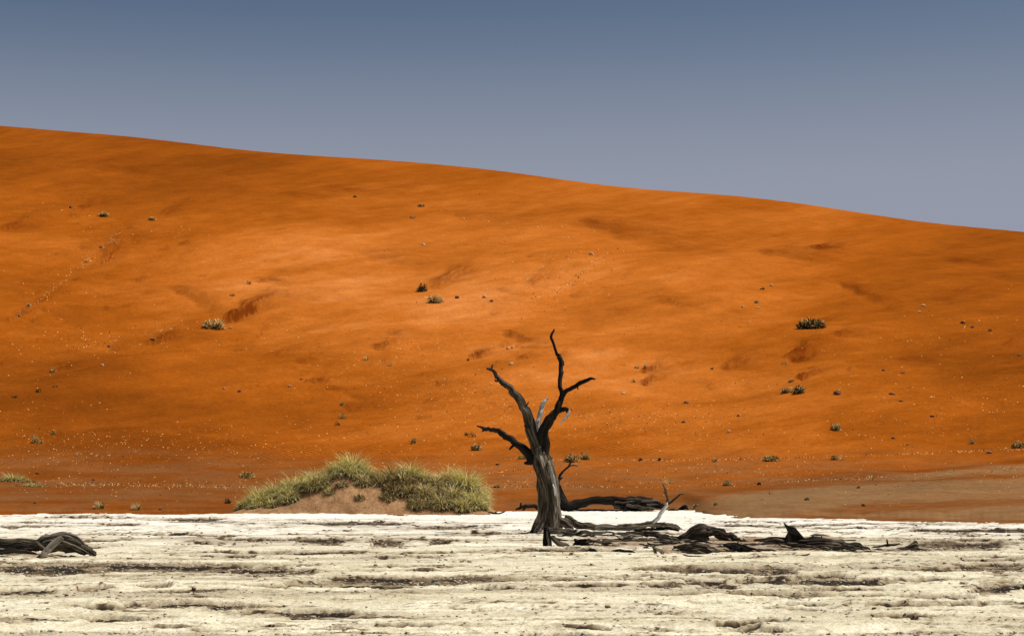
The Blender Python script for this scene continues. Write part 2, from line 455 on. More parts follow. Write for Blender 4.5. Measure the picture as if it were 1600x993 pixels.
def mat_wood(name, dark, mid, light, lightpos=.72):
    k = NT(name); g = k.attr('grain').outputs['Vector']
    a1 = k.noise(k.mapv(g, (9, 9, 1.3)), 1.0, 5, .65, .4)
    a2 = k.noise(k.mapv(g, (26, 26, 3.2)), 1.0, 4, .6, .2)
    a3 = k.noise(k.mapv(g, (1.6, 1.6, .5)), 1.0, 3, .5)
    c = k.ramp(a1, [(.34, dark), (.50, mid), (lightpos - .06, light)])
    c = k.mix(.9, c, k.ramp(a2, [(.38, (.20, .18, .16)), (.54, (1, 1, 1))]), 'MULTIPLY')
    c = k.mix(.7, c, k.ramp(a3, [(.35, (.45, .45, .45)), (.62, (1.15, 1.15, 1.15))]), 'MULTIPLY')
    n1 = k.bump(a1, 1.0, .05); n2 = k.bump(a2, .8, .02, n1)
    return k.out(c, n2)

def mat_plain(name, c1, c2, scale=3.0, rough=.85, trans=0.0):
    k = NT(name); co = k.n('ShaderNodeTexCoord').outputs['Object']
    a = k.noise(co, scale, 3, .6)
    k.b.inputs['Roughness'].default_value = rough
    return k.out(k.ramp(a, [(.3, c1), (.7, c2)]))

def mat_hum():
    k = NT('mound_sand'); co = k.n('ShaderNodeTexCoord').outputs['Object']
    a = k.noise(co, 1.3, 6, .7); b = k.noise(co, 9.0, 5, .7)
    c = k.mix(1.0, k.ramp(a, [(.3, (.20, .098, .038)), (.7, (.48, .275, .13))]), k.ramp(b, [(.3, (.45, .40, .35)), (.48, (1, 1, 1)), (.75, (1.2, 1.2, 1.2))]), 'MULTIPLY')
    return k.out(c, k.bump(b, .8, .06, k.bump(a, .5, .12)))
M_HUM = mat_hum()
M_DUNE = mat_dune(); M_PAN = mat_pan()
M_BARK = mat_wood('trunk_wood', (.028, .021, .014), (.20, .160, .108), (.56, .48, .35), .70)
M_WOOD = mat_wood('weathered_wood', (.030, .024, .017), (.15, .125, .09), (.40, .35, .265))
M_DARK = mat_wood('charred_wood', (.006, .0045, .004), (.017, .013, .010), (.05, .041, .030), .78)
M_PALE = mat_wood('bleached_wood', (.36, .32, .26), (.74, .69, .60), (.90, .88, .82), .62)
M_MID = mat_wood('brown_dead_wood', (.012, .009, .007), (.085, .068, .048), (.27, .225, .165), .72)
M_GREEN = mat_plain('grass_green', (.40, .37, .09), (.78, .70, .27), 3.0)

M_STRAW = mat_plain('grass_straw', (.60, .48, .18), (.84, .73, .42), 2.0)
M_THATCH_SHADE = mat_plain('grass_thatch_shade', (.022, .014, .005), (.07, .045, .018), 2.0)  # near-black base blades carry the shade inside the tussocks as colour
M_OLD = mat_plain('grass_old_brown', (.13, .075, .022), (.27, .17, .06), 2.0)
M_LEAF = mat_plain('shrub_leaf_dark', (.020, .022, .008), (.075, .072, .025), 5.0)
M_TWIG_SUNLIT = mat_plain('shrub_dry_sunlit_twig', (.56, .40, .13), (.88, .70, .34), 5.0)
M_FLECK = mat_plain('dry_tuft', (.56, .29, .085), (.74, .46, .19), 1.0)
M_STONE = mat_plain('dune_stone', (.11, .055, .028), (.20, .11, .06), 4.0)
M_PSTONE = mat_plain('pale_stone', (.44, .27, .13), (.62, .44, .25), 4.0)
M_CLOD = mat_plain('clay_clod', (.30, .235, .15), (.62, .55, .40), 2.5)

# ------------------------------------------------------------------ ground sheets
gs = bpy.data.meshes.new('ground')
ga = np.linspace(0, 2 * np.pi, 97)[:-1]
V = [(0, 0, -.35)]; Fc = []
for r in (400, 3000, 9000):
    V += [(r * math.cos(x), r * math.sin(x), -.35) for x in ga]
for i in range(96):
    Fc.append((0, 1 + i, 1 + (i + 1) % 96))
    for k in range(2):
        o0 = 1 + 96 * k; o1 = o0 + 96
        Fc.append((o0 + i, o1 + i, o1 + (i + 1) % 96, o0 + (i + 1) % 96))
gs.from_pydata(V, [], Fc)
for nm in ('dirt_shade', 'sand', 'clean'):
    gs.attributes.new(nm, 'FLOAT', 'POINT')
struct('ground', gs, M_PAN)

def columns(step, wide):
    inner = np.arange(-90, 1690.1, step)
    lo = -90 - np.geomspace(step, wide, 110)[::-1]; hi = 1690 + np.geomspace(step, wide, 110)
    return np.concatenate([lo, inner, hi])

# clay pan
pxs = columns(1.9, 5200)
rows_y = np.concatenate([np.geomspace(5200, 1012, 40)[:-1], np.linspace(1012, 868, 330)[:-1], np.linspace(868, 790, 280)])
Yr = EYE * F / (rows_y - HY)
Yr = np.concatenate([Yr, np.linspace(Yr[-1], 125, 12)[1:]])
YY, PX = np.meshgrid(Yr, pxs, indexing='ij')
XX = (PX - W0 / 2) * YY / F
hh, dd, pn, cl = pan_h(XX, YY)
me = grid_mesh('pan', XX, YY, hh, {'dirt_shade': dd, 'sand': pn, 'clean': cl})
struct('clay_pan', me, M_PAN)

# dune
pxs = columns(2.3, 6800)
cv = np.linspace(0, 1, 430)
colsY = []
yy = np.concatenate([np.geomspace(58, 80, 40)[:-1], np.geomspace(80, 100, 70)[:-1], np.geomspace(100, 370, 270)[:-1], np.linspace(370, 430, 60)[:-1], np.geomspace(430, 900, 24)])
YY, PX = np.meshgrid(yy, pxs, indexing='ij')
XX = (PX - W0 / 2) * YY / F
hh, tt, px, py = dune_h(XX, YY)
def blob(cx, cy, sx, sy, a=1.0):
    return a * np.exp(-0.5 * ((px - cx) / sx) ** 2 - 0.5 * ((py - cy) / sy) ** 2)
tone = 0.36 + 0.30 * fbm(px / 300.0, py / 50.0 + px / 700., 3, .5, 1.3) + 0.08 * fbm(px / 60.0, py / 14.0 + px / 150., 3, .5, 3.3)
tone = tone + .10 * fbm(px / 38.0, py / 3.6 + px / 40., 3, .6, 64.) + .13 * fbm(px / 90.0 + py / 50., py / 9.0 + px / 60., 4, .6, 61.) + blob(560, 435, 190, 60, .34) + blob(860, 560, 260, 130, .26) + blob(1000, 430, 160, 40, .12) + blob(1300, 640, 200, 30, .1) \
     - blob(150, 660, 280, 70, .32) - blob(1580, 540, 170, 160, .22) - blob(100, 250, 260, 60, .2) + blob(1250, 300, 200, 40, .08) - blob(300, 765, 700, 32, .36) - blob(1200, 790, 500, 20, .2) - .10 * sstep(300, 200, py)  # bright centre, dark flanks and top: vignette glow painted into the sand tone
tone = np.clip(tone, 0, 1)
shade_and_dark_sand = np.zeros_like(px)  # shade of the wind-tail hollows painted dark, plus random darker sand
wx = px + 7 * pnoise(px / 26.0, py / 10.0); wy = py + 2.4 * pnoise(px / 24.0 + 5, py / 9.0 + 9)
for pl in PLUMES:
    m, p, q, env = plume_coords(px, py, wx, wy, pl)
    if not np.any(m): continue
    md = .40 + .60 * sstep(-.35, .35, fbm(p * 2.2 + pl[0], q * 1.5 + pl[1], 3, .6, 2.))
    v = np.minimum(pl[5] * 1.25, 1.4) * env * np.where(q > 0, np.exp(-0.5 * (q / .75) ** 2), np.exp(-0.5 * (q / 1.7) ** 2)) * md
    shade_and_dark_sand[m] = np.maximum(shade_and_dark_sand[m], v)
shade_and_dark_sand = np.clip(shade_and_dark_sand + (.16 * sstep(.18, .5, fbm(px / 120.0, py / 15.0 + px / 200., 4, .6, 9.9))), 0, .92)
# greyish gravelly apron at the right with reddish bands
top = np.interp(px, [980, 1050, 1150, 1300, 1420, 1500, 1600, 3000], [800, 783, 765, 753, 738, 729, 722, 600])
gm = sstep(-5, 12, py - top + 5 * fbm(px / 90., py / 6., 3, .5, 2.)) * sstep(900, 1200, px)
band = np.exp(-0.5 * ((py - np.interp(px, [1100, 1600], [766, 742]) - 3 * pnoise(px / 80., py / 30.)) / 2.6) ** 2)
band2 = np.exp(-0.5 * ((py - np.interp(px, [1250, 1600, 2500], [799, 782, 760]) + 2 * pnoise(px / 70., py / 9.)) / 6) ** 2) * sstep(1200, 1400, px)
top2 = np.interp(px, [1150, 1300, 1600, 3000], [745, 737, 708, 600])
band3 = np.exp(-0.5 * ((py - top2 - 10) / 4) ** 2) * sstep(1150, 1300, px)
edge_y = smooth_interp(px, EDGE_X, EDGE_Y, 6)
band4 = np.exp(-0.5 * ((py - edge_y + 3) / 3.5) ** 2) * sstep(1180, 1260, px)
wisp = fbm(px / 60.0, py / 2.2 + px / 90., 4, .62, 88.)
gm = np.clip(gm * (1 - .8 * band) * (1 - .8 * band2) * (1 - .6 * band4) + .7 * wisp * gm, 0, 1)
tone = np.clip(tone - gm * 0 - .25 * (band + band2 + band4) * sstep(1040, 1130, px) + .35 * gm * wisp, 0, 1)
gm = np.clip(np.maximum(gm * .9, .45 * sstep(690, 740, py) * (0.5 + fbm(px / 150., py / 7., 3, .5, 12.)) * sstep(0.0, 0.01, tt)), 0, 1)
shade_and_dark_sand = np.maximum(shade_and_dark_sand, .55 * band3)
ripple = blob(1010, 697, 95, 10, .85) + blob(520, 678, 90, 12, .25) + blob(320, 690, 110, 10, .4) + blob(450, 705, 90, 12, .8) + blob(1460, 755, 130, 13, 1.0)
ripple = np.clip(ripple, 0, 1) * sstep(1.0, .9, tt)
me = grid_mesh('dune', XX, YY, hh, {'tone': tone, 'grey': .88 * gm, 'shade_and_dark_sand': shade_and_dark_sand, 'ripple': ripple})
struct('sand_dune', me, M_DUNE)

# ------------------------------------------------------------------ pixel -> world
def P(px, py, Y): return Vector(((px - W0 / 2) * Y / F, Y, EYE + (HY - py) * Y / F))
def panY(py): return EYE * F / (py - HY)
def gz(X, Y):
    return float(pan_h(np.array([X]), np.array([Y]))[0][0])

# ------------------------------------------------------------------ tubes for dead wood
def catmull(pts, n):
    P_ = [pts[0]] + list(pts) + [pts[-1]]
    out = []
    for i in range(1, len(P_) - 2):
        p0, p1, p2, p3 = P_[i - 1], P_[i], P_[i + 1], P_[i + 2]
        for j in range(n):
            t = j / n
            out.append(0.5 * ((2 * p1) + (-p0 + p2) * t + (2 * p0 - 5 * p1 + 4 * p2 - p3) * t * t + (-p0 + 3 * p1 - 3 * p2 + p3) * t ** 3))
    out.append(P_[-2] * 1.0)
    return out

def wood_mesh(name, paths, mat, rough=.22, ring=18, sub=5, knob=.12, seed=0, mat2=None, crook=.55, flat=False):
    """paths: list of [(Vector, radius), ...]; grooved, knotty swept stems"""
    V = []; Fc = []; G = []
    for pi, path in enumerate(paths):
        ctr = catmull([Vector((*p, r)).to_4d() if False else np.array([p[0], p[1], p[2], r]) for p, r in path], sub)
        pts = [Vector(c[:3]) for c in ctr]; rad = [max(float(c[3]), .004) for c in ctr]
        n = len(pts)
        tg = [(pts[min(i + 1, n - 1)] - pts[max(i - 1, 0)]).normalized() for i in range(n)]
        ref = Vector((0, 1, 0)) if abs(tg[0].y) < .9 else Vector((1, 0, 0))
        u = tg[0].cross(ref).normalized(); ln = 0.0
        base = len(V); sd = seed * 13.7 + pi * 5.3
        for i in range(n):
            if i: ln += (pts[i] - pts[i - 1]).length
            u = (u - tg[i] * u.dot(tg[i])).normalized(); v = tg[i].cross(u)
            # crooked centre line
            fq = min(6.0, .33 / max(rad[i], .03))
            j = Vector((mnoise.noise((ln * fq, sd, 1)), mnoise.noise((ln * fq, sd, 5)), mnoise.noise((ln * fq, sd, 9)))) * rad[i] * crook * (0 if i in (0,) else 1)
            for k in range(ring):
                th = 2 * math.pi * k / ring; c_, s_ = math.cos(th), math.sin(th)
                g1 = mnoise.noise((c_ * 2.3 + sd, s_ * 2.3, ln * .7))
                g2 = mnoise.noise((c_ * 5.5, s_ * 5.5 + sd, ln * 1.3))
                g3 = mnoise.noise((c_ * 1.2 + 4, s_ * 1.2, ln * 3.1 + sd))
                g4 = abs(mnoise.noise((c_ * 7.5 + 3, s_ * 7.5 + sd, ln * 1.0)))
                r = rad[i] * (1 + rough * (g1 * .9 + g2 * .6) * 1.3 + knob * g3 * 1.5 - rough * (1.9 if flat else 1.1) * max(0, .32 - g4 * 1.4))
                if i == n - 1: r *= .35
                V.append(pts[i] + j + (u * c_ + v * s_) * r)
                G.append((c_ * rad[i] + sd, s_ * rad[i], ln * .5))
        for i in range(n - 1):
            for k in range(ring):
                a_ = base + i * ring + k; b_ = base + i * ring + (k + 1) % ring
                Fc.append((a_, b_, b_ + ring, a_ + ring))
        Fc.append(tuple(base + k for k in range(ring))[::-1]); Fc.append(tuple(base + (n - 1) * ring + k for k in range(ring)))
    me = pyd_mesh(name, V, Fc, not flat, [mat] + ([mat2] if mat2 else []))
    at = me.attributes.new('grain', 'FLOAT_VECTOR', 'POINT')
    at.data.foreach_set('vector', np.array(G, np.float32).reshape(-1))
    return me

def px_path(lst, Y, depth=0.0):
    """(px, py, r_px[, dY]) -> world path"""
    out = []
    for q in lst:
        yy_ = Y + depth + (q[3] if len(q) > 3 else 0)
        out.append((P(q[0], q[1], yy_), q[2] * yy_ / F))
    return out

def local(me, root):
    """shift mesh so that it is parented at root's base"""
    me.transform(__import__('mathutils').Matrix.Translation(-root.location))

def woodpart(name, root, lists, Y, mat, **kw):
    me = wood_mesh(name, [px_path(l, Y) for l in lists], mat, **kw)
    local(me, root)
    return obj(name, me, root)

def root_empty(name, loc, label, cat, group=None):
    o = bpy.data.objects.new(name, None); C.objects.link(o); o.location = loc
    o.empty_display_size = .3
    return tag(o, label, cat, group)

# --- the standing dead tree
TY = 52.7
t = root_empty('dead_tree', P(853, 833, TY), 'tall standing dead tree with grey trunk and bare black limbs, rooted in the white clay', 'tree')
tr = [(851, 841, 26), (852, 836, 23), (853, 829, 20), (856, 815, 17.5), (857.5, 797, 16), (857.5, 775, 15.3), (855, 755, 15), (850, 736, 14.6), (845, 720, 13.4), (842, 708, 11.5), (841, 698, 9), (840, 690, 6), (840, 684, 2.5)]
woodpart('trunk', t, [tr], TY, M_BARK, rough=.34, ring=64, sub=9, knob=.08, seed=1, crook=.15)
woodpart('branch', t, [[(837, 714, 8), (836, 700, 9), (834, 684, 9), (829, 664, 8.6, -.1), (823, 648, 7.6, -.2), (814, 630, 6.6, -.3), (803, 614, 5.7, -.4), (794, 603, 5.0, -.5), (784, 595.6, 4.2, -.55), (776, 587, 3.2, -.6), (770, 579, 2.4, -.6), (760, 574.6, 1.6, -.6)],
                       [(768, 578, 1.8, -.6), (769, 573, 1.4, -.6), (769.6, 568.5, .9, -.6)],
                       [(779, 594, 2.2, -.6), (775, 594.5, 1.6, -.6), (773, 592, .8, -.6)], [(800, 612, 2, -.4), (797, 614, 1.3, -.45), (794.5, 613, .6, -.5)], [(818, 634, 2.4, -.3), (824, 631, 1.5, -.3), (826, 627, .6, -.3)], [(828, 668, 2.6, -.2), (822, 667, 1.6, -.25), (819, 663, .7, -.25)]], TY, M_MID, rough=.2, ring=26, sub=6, seed=2)
woodpart('branch', t, [[(836, 722, 7.5), (829, 712, 7.4), (822, 705, 7, .1), (812, 696, 6.2, .2), (801, 687.5, 5.4, .3), (789, 679, 4.8, .4), (779, 673.5, 4.2, .5), (767, 670.5, 3.6, .6), (758, 670, 3.2, .6), (752, 667, 1.8, .6), (744.5, 665, .8, .6)],
                       [(809, 693, 2.2, .2), (803, 695, 2.0, .2), (799, 698, 1.8, .2), (796, 702.5, 1.0, .2)],
                       [(757, 671, 2, .6), (754, 673, 1.4, .6), (753, 673.6, .7, .6)]], TY, M_DARK, rough=.18, ring=22, sub=6, seed=3)
woodpart('branch', t, [[(849, 716, 10), (850, 702, 9.6), (851, 686, 9, -.1), (852.5, 671, 8.4, -.2), (856, 658, 7.8, -.25), (862, 648, 6.6, -.3), (870, 641.5, 5.2, -.3), (878, 639, 4.0, -.3), (884.5, 639, 3.3, -.3), (888, 642.5, 2.8, -.3)],
                       [(851, 677, 2, -.3), (846, 674.5, 1.4, -.3), (843, 673.5, .8, -.3)]], TY, M_DARK, rough=.2, ring=26, sub=6, seed=4)
woodpart('branch', t, [[(870, 642, 4.4, -.3), (873.5, 634, 4.9, -.3), (876.5, 623, 4.4, -.2), (877, 610, 3.8, -.2), (875, 598, 3.4, -.1), (876, 585, 3.4, -.1), (877, 573, 3.6), (877, 563, 3.7), (874, 556.5, 3.9), (870, 551, 2.4), (866.5, 543, 2.2), (863, 533, 2.2), (860.6, 527, 2.2), (862, 521, 1.8), (865, 516.5, 1.5), (865.5, 513.5, .9)],
                       [(875, 623, 3.8, -.2), (881, 615, 3.8, -.2), (888, 608.5, 3.4, -.3), (898, 602.5, 3.3, -.4), (909, 597, 3.2, -.5), (919, 592.8, 2.9, -.6), (925, 591, 2.2, -.6), (931, 591.8, .6, -.6)], [(876, 588, 2, -.1), (879, 584, 1.3, -.1), (880.5, 580, .5, -.1)], [(900, 602, 1.8, -.4), (903, 606, 1.1, -.4), (903, 609, .5, -.4)], [(878, 562, 2.2, 0), (880, 566, 1.4, 0), (881, 571, .6, 0)]], TY, M_DARK, rough=.16, ring=20, sub=6, seed=5)
o = woodpart('branch_stub', t, [[(839, 700, 5.5, .2), (839.5, 682, 5.2, .25), (841, 665, 4.6, .3), (843, 650, 4.0, .35), (846, 637, 3.6, .4), (850, 628, 2.8, .4), (857, 621, 1.0, .4)]], TY, M_PALE, rough=.3, ring=18, sub=6, seed=6)
o['label'] = 'bleached white broken branch stub'
o = woodpart('hanging_splinter', t, [[(888, 641, 2.6, -.3), (888.5, 646, 2.4, -.3), (885, 651, 2.4, -.3), (880, 655.5, 1.6, -.3), (877, 659, 1.2, -.3), (874.5, 663.5, .5, -.3)]], TY, M_PALE, rough=.35, ring=12, sub=5, seed=7)
o['label'] = 'white splinter hanging from the bent limb'
woodpart('branch_stub', t, [[(836, 718, 4), (829, 721, 3.6), (823, 722.5, 3), (818.5, 723, 1.4)]], TY, M_DARK, rough=.3, ring=14, sub=4, seed=8)
woodpart('branch_stub', t, [[(852, 723, 3), (858, 719, 2), (861, 716, 1.4), (864, 714, .7)]], TY, M_MID, rough=.3, ring=12, sub=4, seed=9)
o = woodpart('bark_ridge', t, [[(857, 720, 1.8, -.27), (860.5, 735, 2.2, -.31), (864, 750, 2.4, -.29), (867.5, 766, 2.4, -.25), (870, 780, 1.8, -.2), (871, 792, .8, -.16)],
                               [(864, 756, 1.0, -.33), (866.5, 764, 1.5, -.33), (868, 775, .9, -.3)]], TY, M_PALE, rough=.4, ring=12, sub=6, seed=10)
o['label'] = 'pale ridge of split wood down the trunk'
for k, ls in enumerate([[(866, 808, 6), (874, 812, 6), (882, 818, 5.5), (890, 824, 4.5), (896, 829, 2.5)],
           [(858, 830, 7, -.6), (868, 831, 7, -.9), (880, 831, 6.5, -1.0), (892, 830, 5.4, -1.0), (902, 831, 3.4, -1.0)],
           [(840, 828, 7, .0), (835, 832, 5, -.1), (826, 834, 3, -.2), (818, 835, 1.2, -.2)],
           [(846, 832, 7, -.5), (842, 836, 5, -.9), (839, 839, 2.4, -1.1)]]):
    woodpart('root', t, [ls], TY, (M_WOOD, M_MID)[k in (0, 2)], rough=.28, ring=20, sub=5, seed=20 + k)

# --- far fallen tree behind the standing one
FY = 88.0
f = root_empty('fallen_tree', P(960, 797, FY), 'long dark fallen trunk lying at the foot of the dune behind the standing tree', 'fallen tree')
woodpart('trunk', f, [[(870, 757, 5), (874, 768, 6.5), (878, 780, 8), (885, 788, 8), (895, 789, 7), (905, 786, 6.4), (918, 781.5, 6.2), (934, 780.5, 6.4), (950, 781.5, 6.6), (966, 783, 7.8), (984, 784.5, 9.6), (1003, 785, 9.8), (1020, 787, 8), (1032, 789, 5), (1041, 790, 2)]], FY, M_DARK, rough=.22, ring=28, sub=6, seed=31)
sp = []
for k in range(34):
    x0 = random.uniform(958, 1018); y0 = random.uniform(777, 794); L = random.uniform(14, 38); dz = random.uniform(-.9, .3)
    y1 = y0 + random.uniform(-3, 7)
    sp.append([(x0, y0, random.uniform(.9, 2.4), dz), (x0 + L * .5, (y0 + y1) / 2 + random.uniform(-1.5, 1.5), random.uniform(.8, 2.0), dz), (min(x0 + L, 1047), min(y1, 796), .4, dz)])
woodpart('splintered_end', f, sp, FY, M_MID, rough=.3, ring=7, sub=3, seed=32)
woodpart('branch', f, [[(880, 790, 5, .3), (862, 792, 4.6, .3), (845, 792.5, 4, .2), (832, 790, 3.2, .1), (820, 790.5, 2.6), (812, 793, 2.0), (805, 796, .9)],
                       [(814, 793, 1.8), (813.5, 789, 1.6), (814.5, 784, .9)], [(822, 791, 1.6), (819, 795, 1.4), (815, 797, .6)], [(896, 796.5, .8), (915, 796.6, 1.4), (935, 796.4, 1.7), (955, 797, 1.2), (985, 796.8, 1.2), (1008, 797, .6)]], FY, M_DARK, rough=.3, ring=14, sub=5, seed=33)
woodpart('branch', f, [[(874, 768, 3.4), (872, 759, 2.6), (872, 751, 2.4), (876, 741, 2.0), (882, 734, 1.8), (888, 729, 1.7), (891.5, 723, 1.4), (893, 714, .8)],
                       [(887, 729, 1.4), (893, 727, 1.3), (898, 726.5, 1.3), (904, 728.5, .6)], [(873, 751, 1.6), (877, 747.5, 1.3), (880, 745, .6)]], FY, M_MID, rough=.25, ring=10, sub=5, seed=34)

# --- driftwood pieces on the pan
def fibres(lists, rs, dens=1.4):
    out = []
    for l in lists:
        for a_, b_ in zip(l[:-1], l[1:]):
            if a_[2] < 3.5: continue
            for _ in range(int(dens * 2)):
                f = rs.random(); x = a_[0] + (b_[0] - a_[0]) * f; y = a_[1] + (b_[1] - a_[1]) * f; r = a_[2] + (b_[2] - a_[2]) * f
                q = rs.uniform(-.95, .7); L = rs.uniform(5, 15); dx, dy = (b_[0] - a_[0]), (b_[1] - a_[1]); m = math.hypot(dx, dy) + 1e-6
                ux, uy = dx / m, dy / m; z0 = (a_[3] if len(a_) > 3 else 0) - r * .019 * math.sqrt(max(0, 1 - q * q)) - .02
                th = rs.uniform(.5, 1.5)
                out.append([(x - ux * L, y + q * r - uy * L + rs.uniform(-1.5, 1.5), .35, z0), (x, y + q * r, th, z0 - .02), (x + ux * L, y + q * r + uy * L + rs.uniform(-2.5, 1.5), .35, z0)])
    return out
def drift(name, base, label, cat, parts, group='dead wood strewn across the clay pan'):
    px, py, Y = base
    r = root_empty(name, P(px, py, Y), label, cat, group)
    for (pn_, lists, mat, kw) in parts:
        woodpart(pn_, r, lists, Y, mat, flat=True, **kw)
    fb = fibres(parts[0][1] + (parts[1][1] if parts[1][0] == 'stem' else []), random.Random(int(px)))
    if fb: woodpart('loose_fibres', r, fb, Y, M_WOOD, rough=.3, ring=6, sub=3, seed=int(px) % 50, crook=.6)
    return r
Y1 = panY(829)
drift('fallen_branch', (960, 829, Y1), 'long grey branch right of the tree with a forked limb standing up', 'fallen branch', [
    ('stem', [[(882, 808, 4.4), (889, 811, 5.4), (900, 817, 5.6), (914, 821, 5.4), (930, 823, 5.4), (946, 824, 5.6), (962, 824, 5.2), (978, 823, 5), (994, 821.5, 4.8), (1010, 820, 4.6), (1024, 819, 4.2), (1040, 820, 3.8), (1052, 822, 3.8), (1063, 826, 2.2)]], M_WOOD, dict(rough=.24, ring=22, sub=6, seed=41)),
    ('limb', [[(1018, 819, 3.8), (1025, 812, 3.4), (1033, 801, 3.0), (1039, 792, 2.8), (1042.5, 783, 2.4)]], M_PALE, dict(rough=.25, ring=14, sub=6, seed=42)),
    ('limb', [[(1042.5, 785, 2.4), (1043, 778, 2.2), (1041, 770, 2), (1038.5, 762, 1.6), (1034.5, 754.5, .8)], [(1041, 771, 1.6), (1038, 769, 1.3), (1036, 768, .6)]], M_MID, dict(rough=.35, ring=12, sub=6, seed=43)),
    ('limb', [[(1042, 787, 2.0), (1048, 784, 1.7), (1056, 778, 1.6), (1062, 772.5, 1.5), (1069, 771, .6)]], M_MID, dict(rough=.3, ring=12, sub=5, seed=44)),
    ('splintered_underside', [[(905, 829, 2), (920, 833, 2.6), (935, 829, 2.6), (948, 826, 1.2)], [(980, 829, 2.5), (1000, 828, 2.2), (1022, 826, 1.8), (1046, 830, 1)], [(1025, 824, 2), (1045, 825, 2.4), (1062, 829, 1.4)],
        [(918, 837, 1.5), (930, 835, 2.6), (944, 831, 2), (958, 833, .7)]], M_DARK, dict(rough=.4, ring=10, sub=5, seed=45))])
Y2 = panY(857)
st = drift('broken_stump', (857, 857, Y2), 'short hollow black stump shard standing upright in front of the trunk foot', 'stump', [
    ('shell', [[(853, 823, 2.2), (854, 830, 5), (855.5, 840, 7), (857, 850, 8), (858, 859, 8)]], M_DARK, dict(rough=.35, ring=22, sub=6, seed=51)),
    ('root', [[(860, 838, 3, .15), (866, 843, 4, .15), (876, 849, 4, .1), (888, 853, 3, .1), (898, 855, 1.2, .1)]], M_WOOD, dict(rough=.3, ring=14, sub=5, seed=52)),
    ('root', [[(858, 857, 4.5), (870, 857.5, 3.6), (884, 857, 2.8), (900, 856.5, 1.5)]], M_DARK, dict(rough=.3, ring=14, sub=5, seed=53))])
def simple(label, ybase, lists, mat, name='driftwood', cat='driftwood', seed=0, rough=.3, ring=18, sub=7, parts=None, knob=.3):
    Y = panY(ybase)
    cx = sum(p[0] for p in lists[0]) / len(lists[0])
    rs = random.Random(seed)
    big = [p for p in lists[0] if p[2] > 3]
    ex = []
    for _ in range(int(2.2 * len(big))):      # torn fibres along the thicker stretches
        p = rs.choice(big); L = rs.uniform(5, 16) * rs.choice((-1, 1)); yy0 = p[1] + rs.uniform(-.9, .9) * p[2]
        ex.append([(p[0], yy0, 1.5, -.05), (p[0] + L * .6, yy0 + rs.uniform(-1.5, 2), 1.2, -.1), (p[0] + L, yy0 + rs.uniform(-3, 3), .4, -.1)])
    me = wood_mesh(name, [px_path(l, Y) for l in lists + ex], mat, rough=rough * 1.25, ring=ring, sub=sub, seed=seed, knob=knob, crook=.8, flat=True)
    loc = P(cx, ybase, Y)
    me.transform(__import__('mathutils').Matrix.Translation(-loc))
    o = obj(name, me, None, loc)
    return tag(o, label, cat, 'dead wood strewn across the clay pan')
simple('knotted black lump of wood with a thin straight log running right from it', 857, [[(896, 853, 3), (903, 849, 6.5), (911, 849, 6.5), (918, 853, 4), (934, 854, 3.2), (950, 854, 2.8), (969, 853, 1)], [(903, 848, 3), (899, 843, 2), (897, 841, 1)], [(911, 847, 3), (914, 843, 1.6), (915, 841, .8)]], M_DARK, seed=61)
simple('slim black splinter lying alone below the thin straight log', 865, [[(957, 859, 1), (966, 860, 2.6), (980, 861, 2.6), (990, 864, 2.0), (999, 866, .6)]], M_DARK, seed=62)
simple('small forked root standing like claws in the sandy patch', 867, [[(1018, 851, 1.6), (1023, 858, 2.4), (1024, 867, 1.4)], [(1022, 855, 1.8), (1030, 858, 2.2), (1034, 866, 1.2)], [(1026, 857, 1.5), (1035, 860, 1.6), (1036, 867, .8)], [(1006, 856, .8), (1014, 852, 1.5), (1022, 854, 1.5)]], M_WOOD, seed=63)
simple('dark weathered beam angled beneath the long grey branch', 845, [[(978, 831, 1.6), (996, 832, 3), (1016, 834, 3.8), (1036, 838, 4), (1052, 841, 3.6), (1066, 843, 1.4)]], M_MID, seed=64)
simple('thick humped log with black underside in the middle of the wood pile', 847, [[(1056, 842, 2), (1070, 837, 4.5), (1084, 830, 8), (1096, 829, 9), (1110, 829, 7.5), (1126, 832, 6.5), (1140, 837, 5), (1156, 844, 4), (1174, 849, 1.4)], [(1072, 843, 2.5), (1086, 840, 6), (1098, 839, 6), (1108, 842, 2.5)], [(1118, 833, 4), (1132, 842, 4), (1146, 848, 2)]], M_MID, seed=65, ring=22)
simple('ragged splintered wood heap below the humped log', 866, [[(1052, 853, 1), (1066, 856, 3), (1082, 853, 4.5), (1098, 857, 4), (1112, 863, 1.5)], [(1060, 860, 1), (1078, 860, 3), (1094, 862, 3.6), (1108, 865, 1.6)], [(1076, 850, 1), (1094, 850, 2.6), (1110, 854, 2), (1122, 859, .8)], [(1050, 858, .8), (1062, 852, 1.6), (1074, 849, 1)]], M_MID, seed=66)
simple('short dark split log right of the splintered heap', 866, [[(1130, 851, 1.5), (1142, 853, 5), (1156, 856, 5), (1168, 860, 4), (1182, 864, 1)], [(1150, 855, 2), (1164, 854, 2.4), (1180, 858, 1.6), (1186, 860, .6)]], M_DARK, seed=67)
simple('long thin pale-topped stick between the short split log and the big log', 864, [[(1184, 857, 1.4), (1196, 860, 2.8), (1212, 862, 3), (1230, 863, 2.8), (1250, 862.5, 2.2), (1272, 861, .8)]], M_WOOD, seed=68)
simple('small dark stick lying just below the long thin stick', 870, [[(1221, 869, 1), (1232, 868, 2.4), (1246, 868.5, 2.6), (1258, 867, 1.8), (1266, 864, .6)]], M_MID, seed=69)
simple('very thin twig flat on clay below the short split log', 872, [[(1147, 869, .8), (1160, 871, 1.3), (1175, 871, 1.3), (1188, 870, .8)], [(1186, 871, 1), (1188, 867, .5)]], M_MID, seed=70)
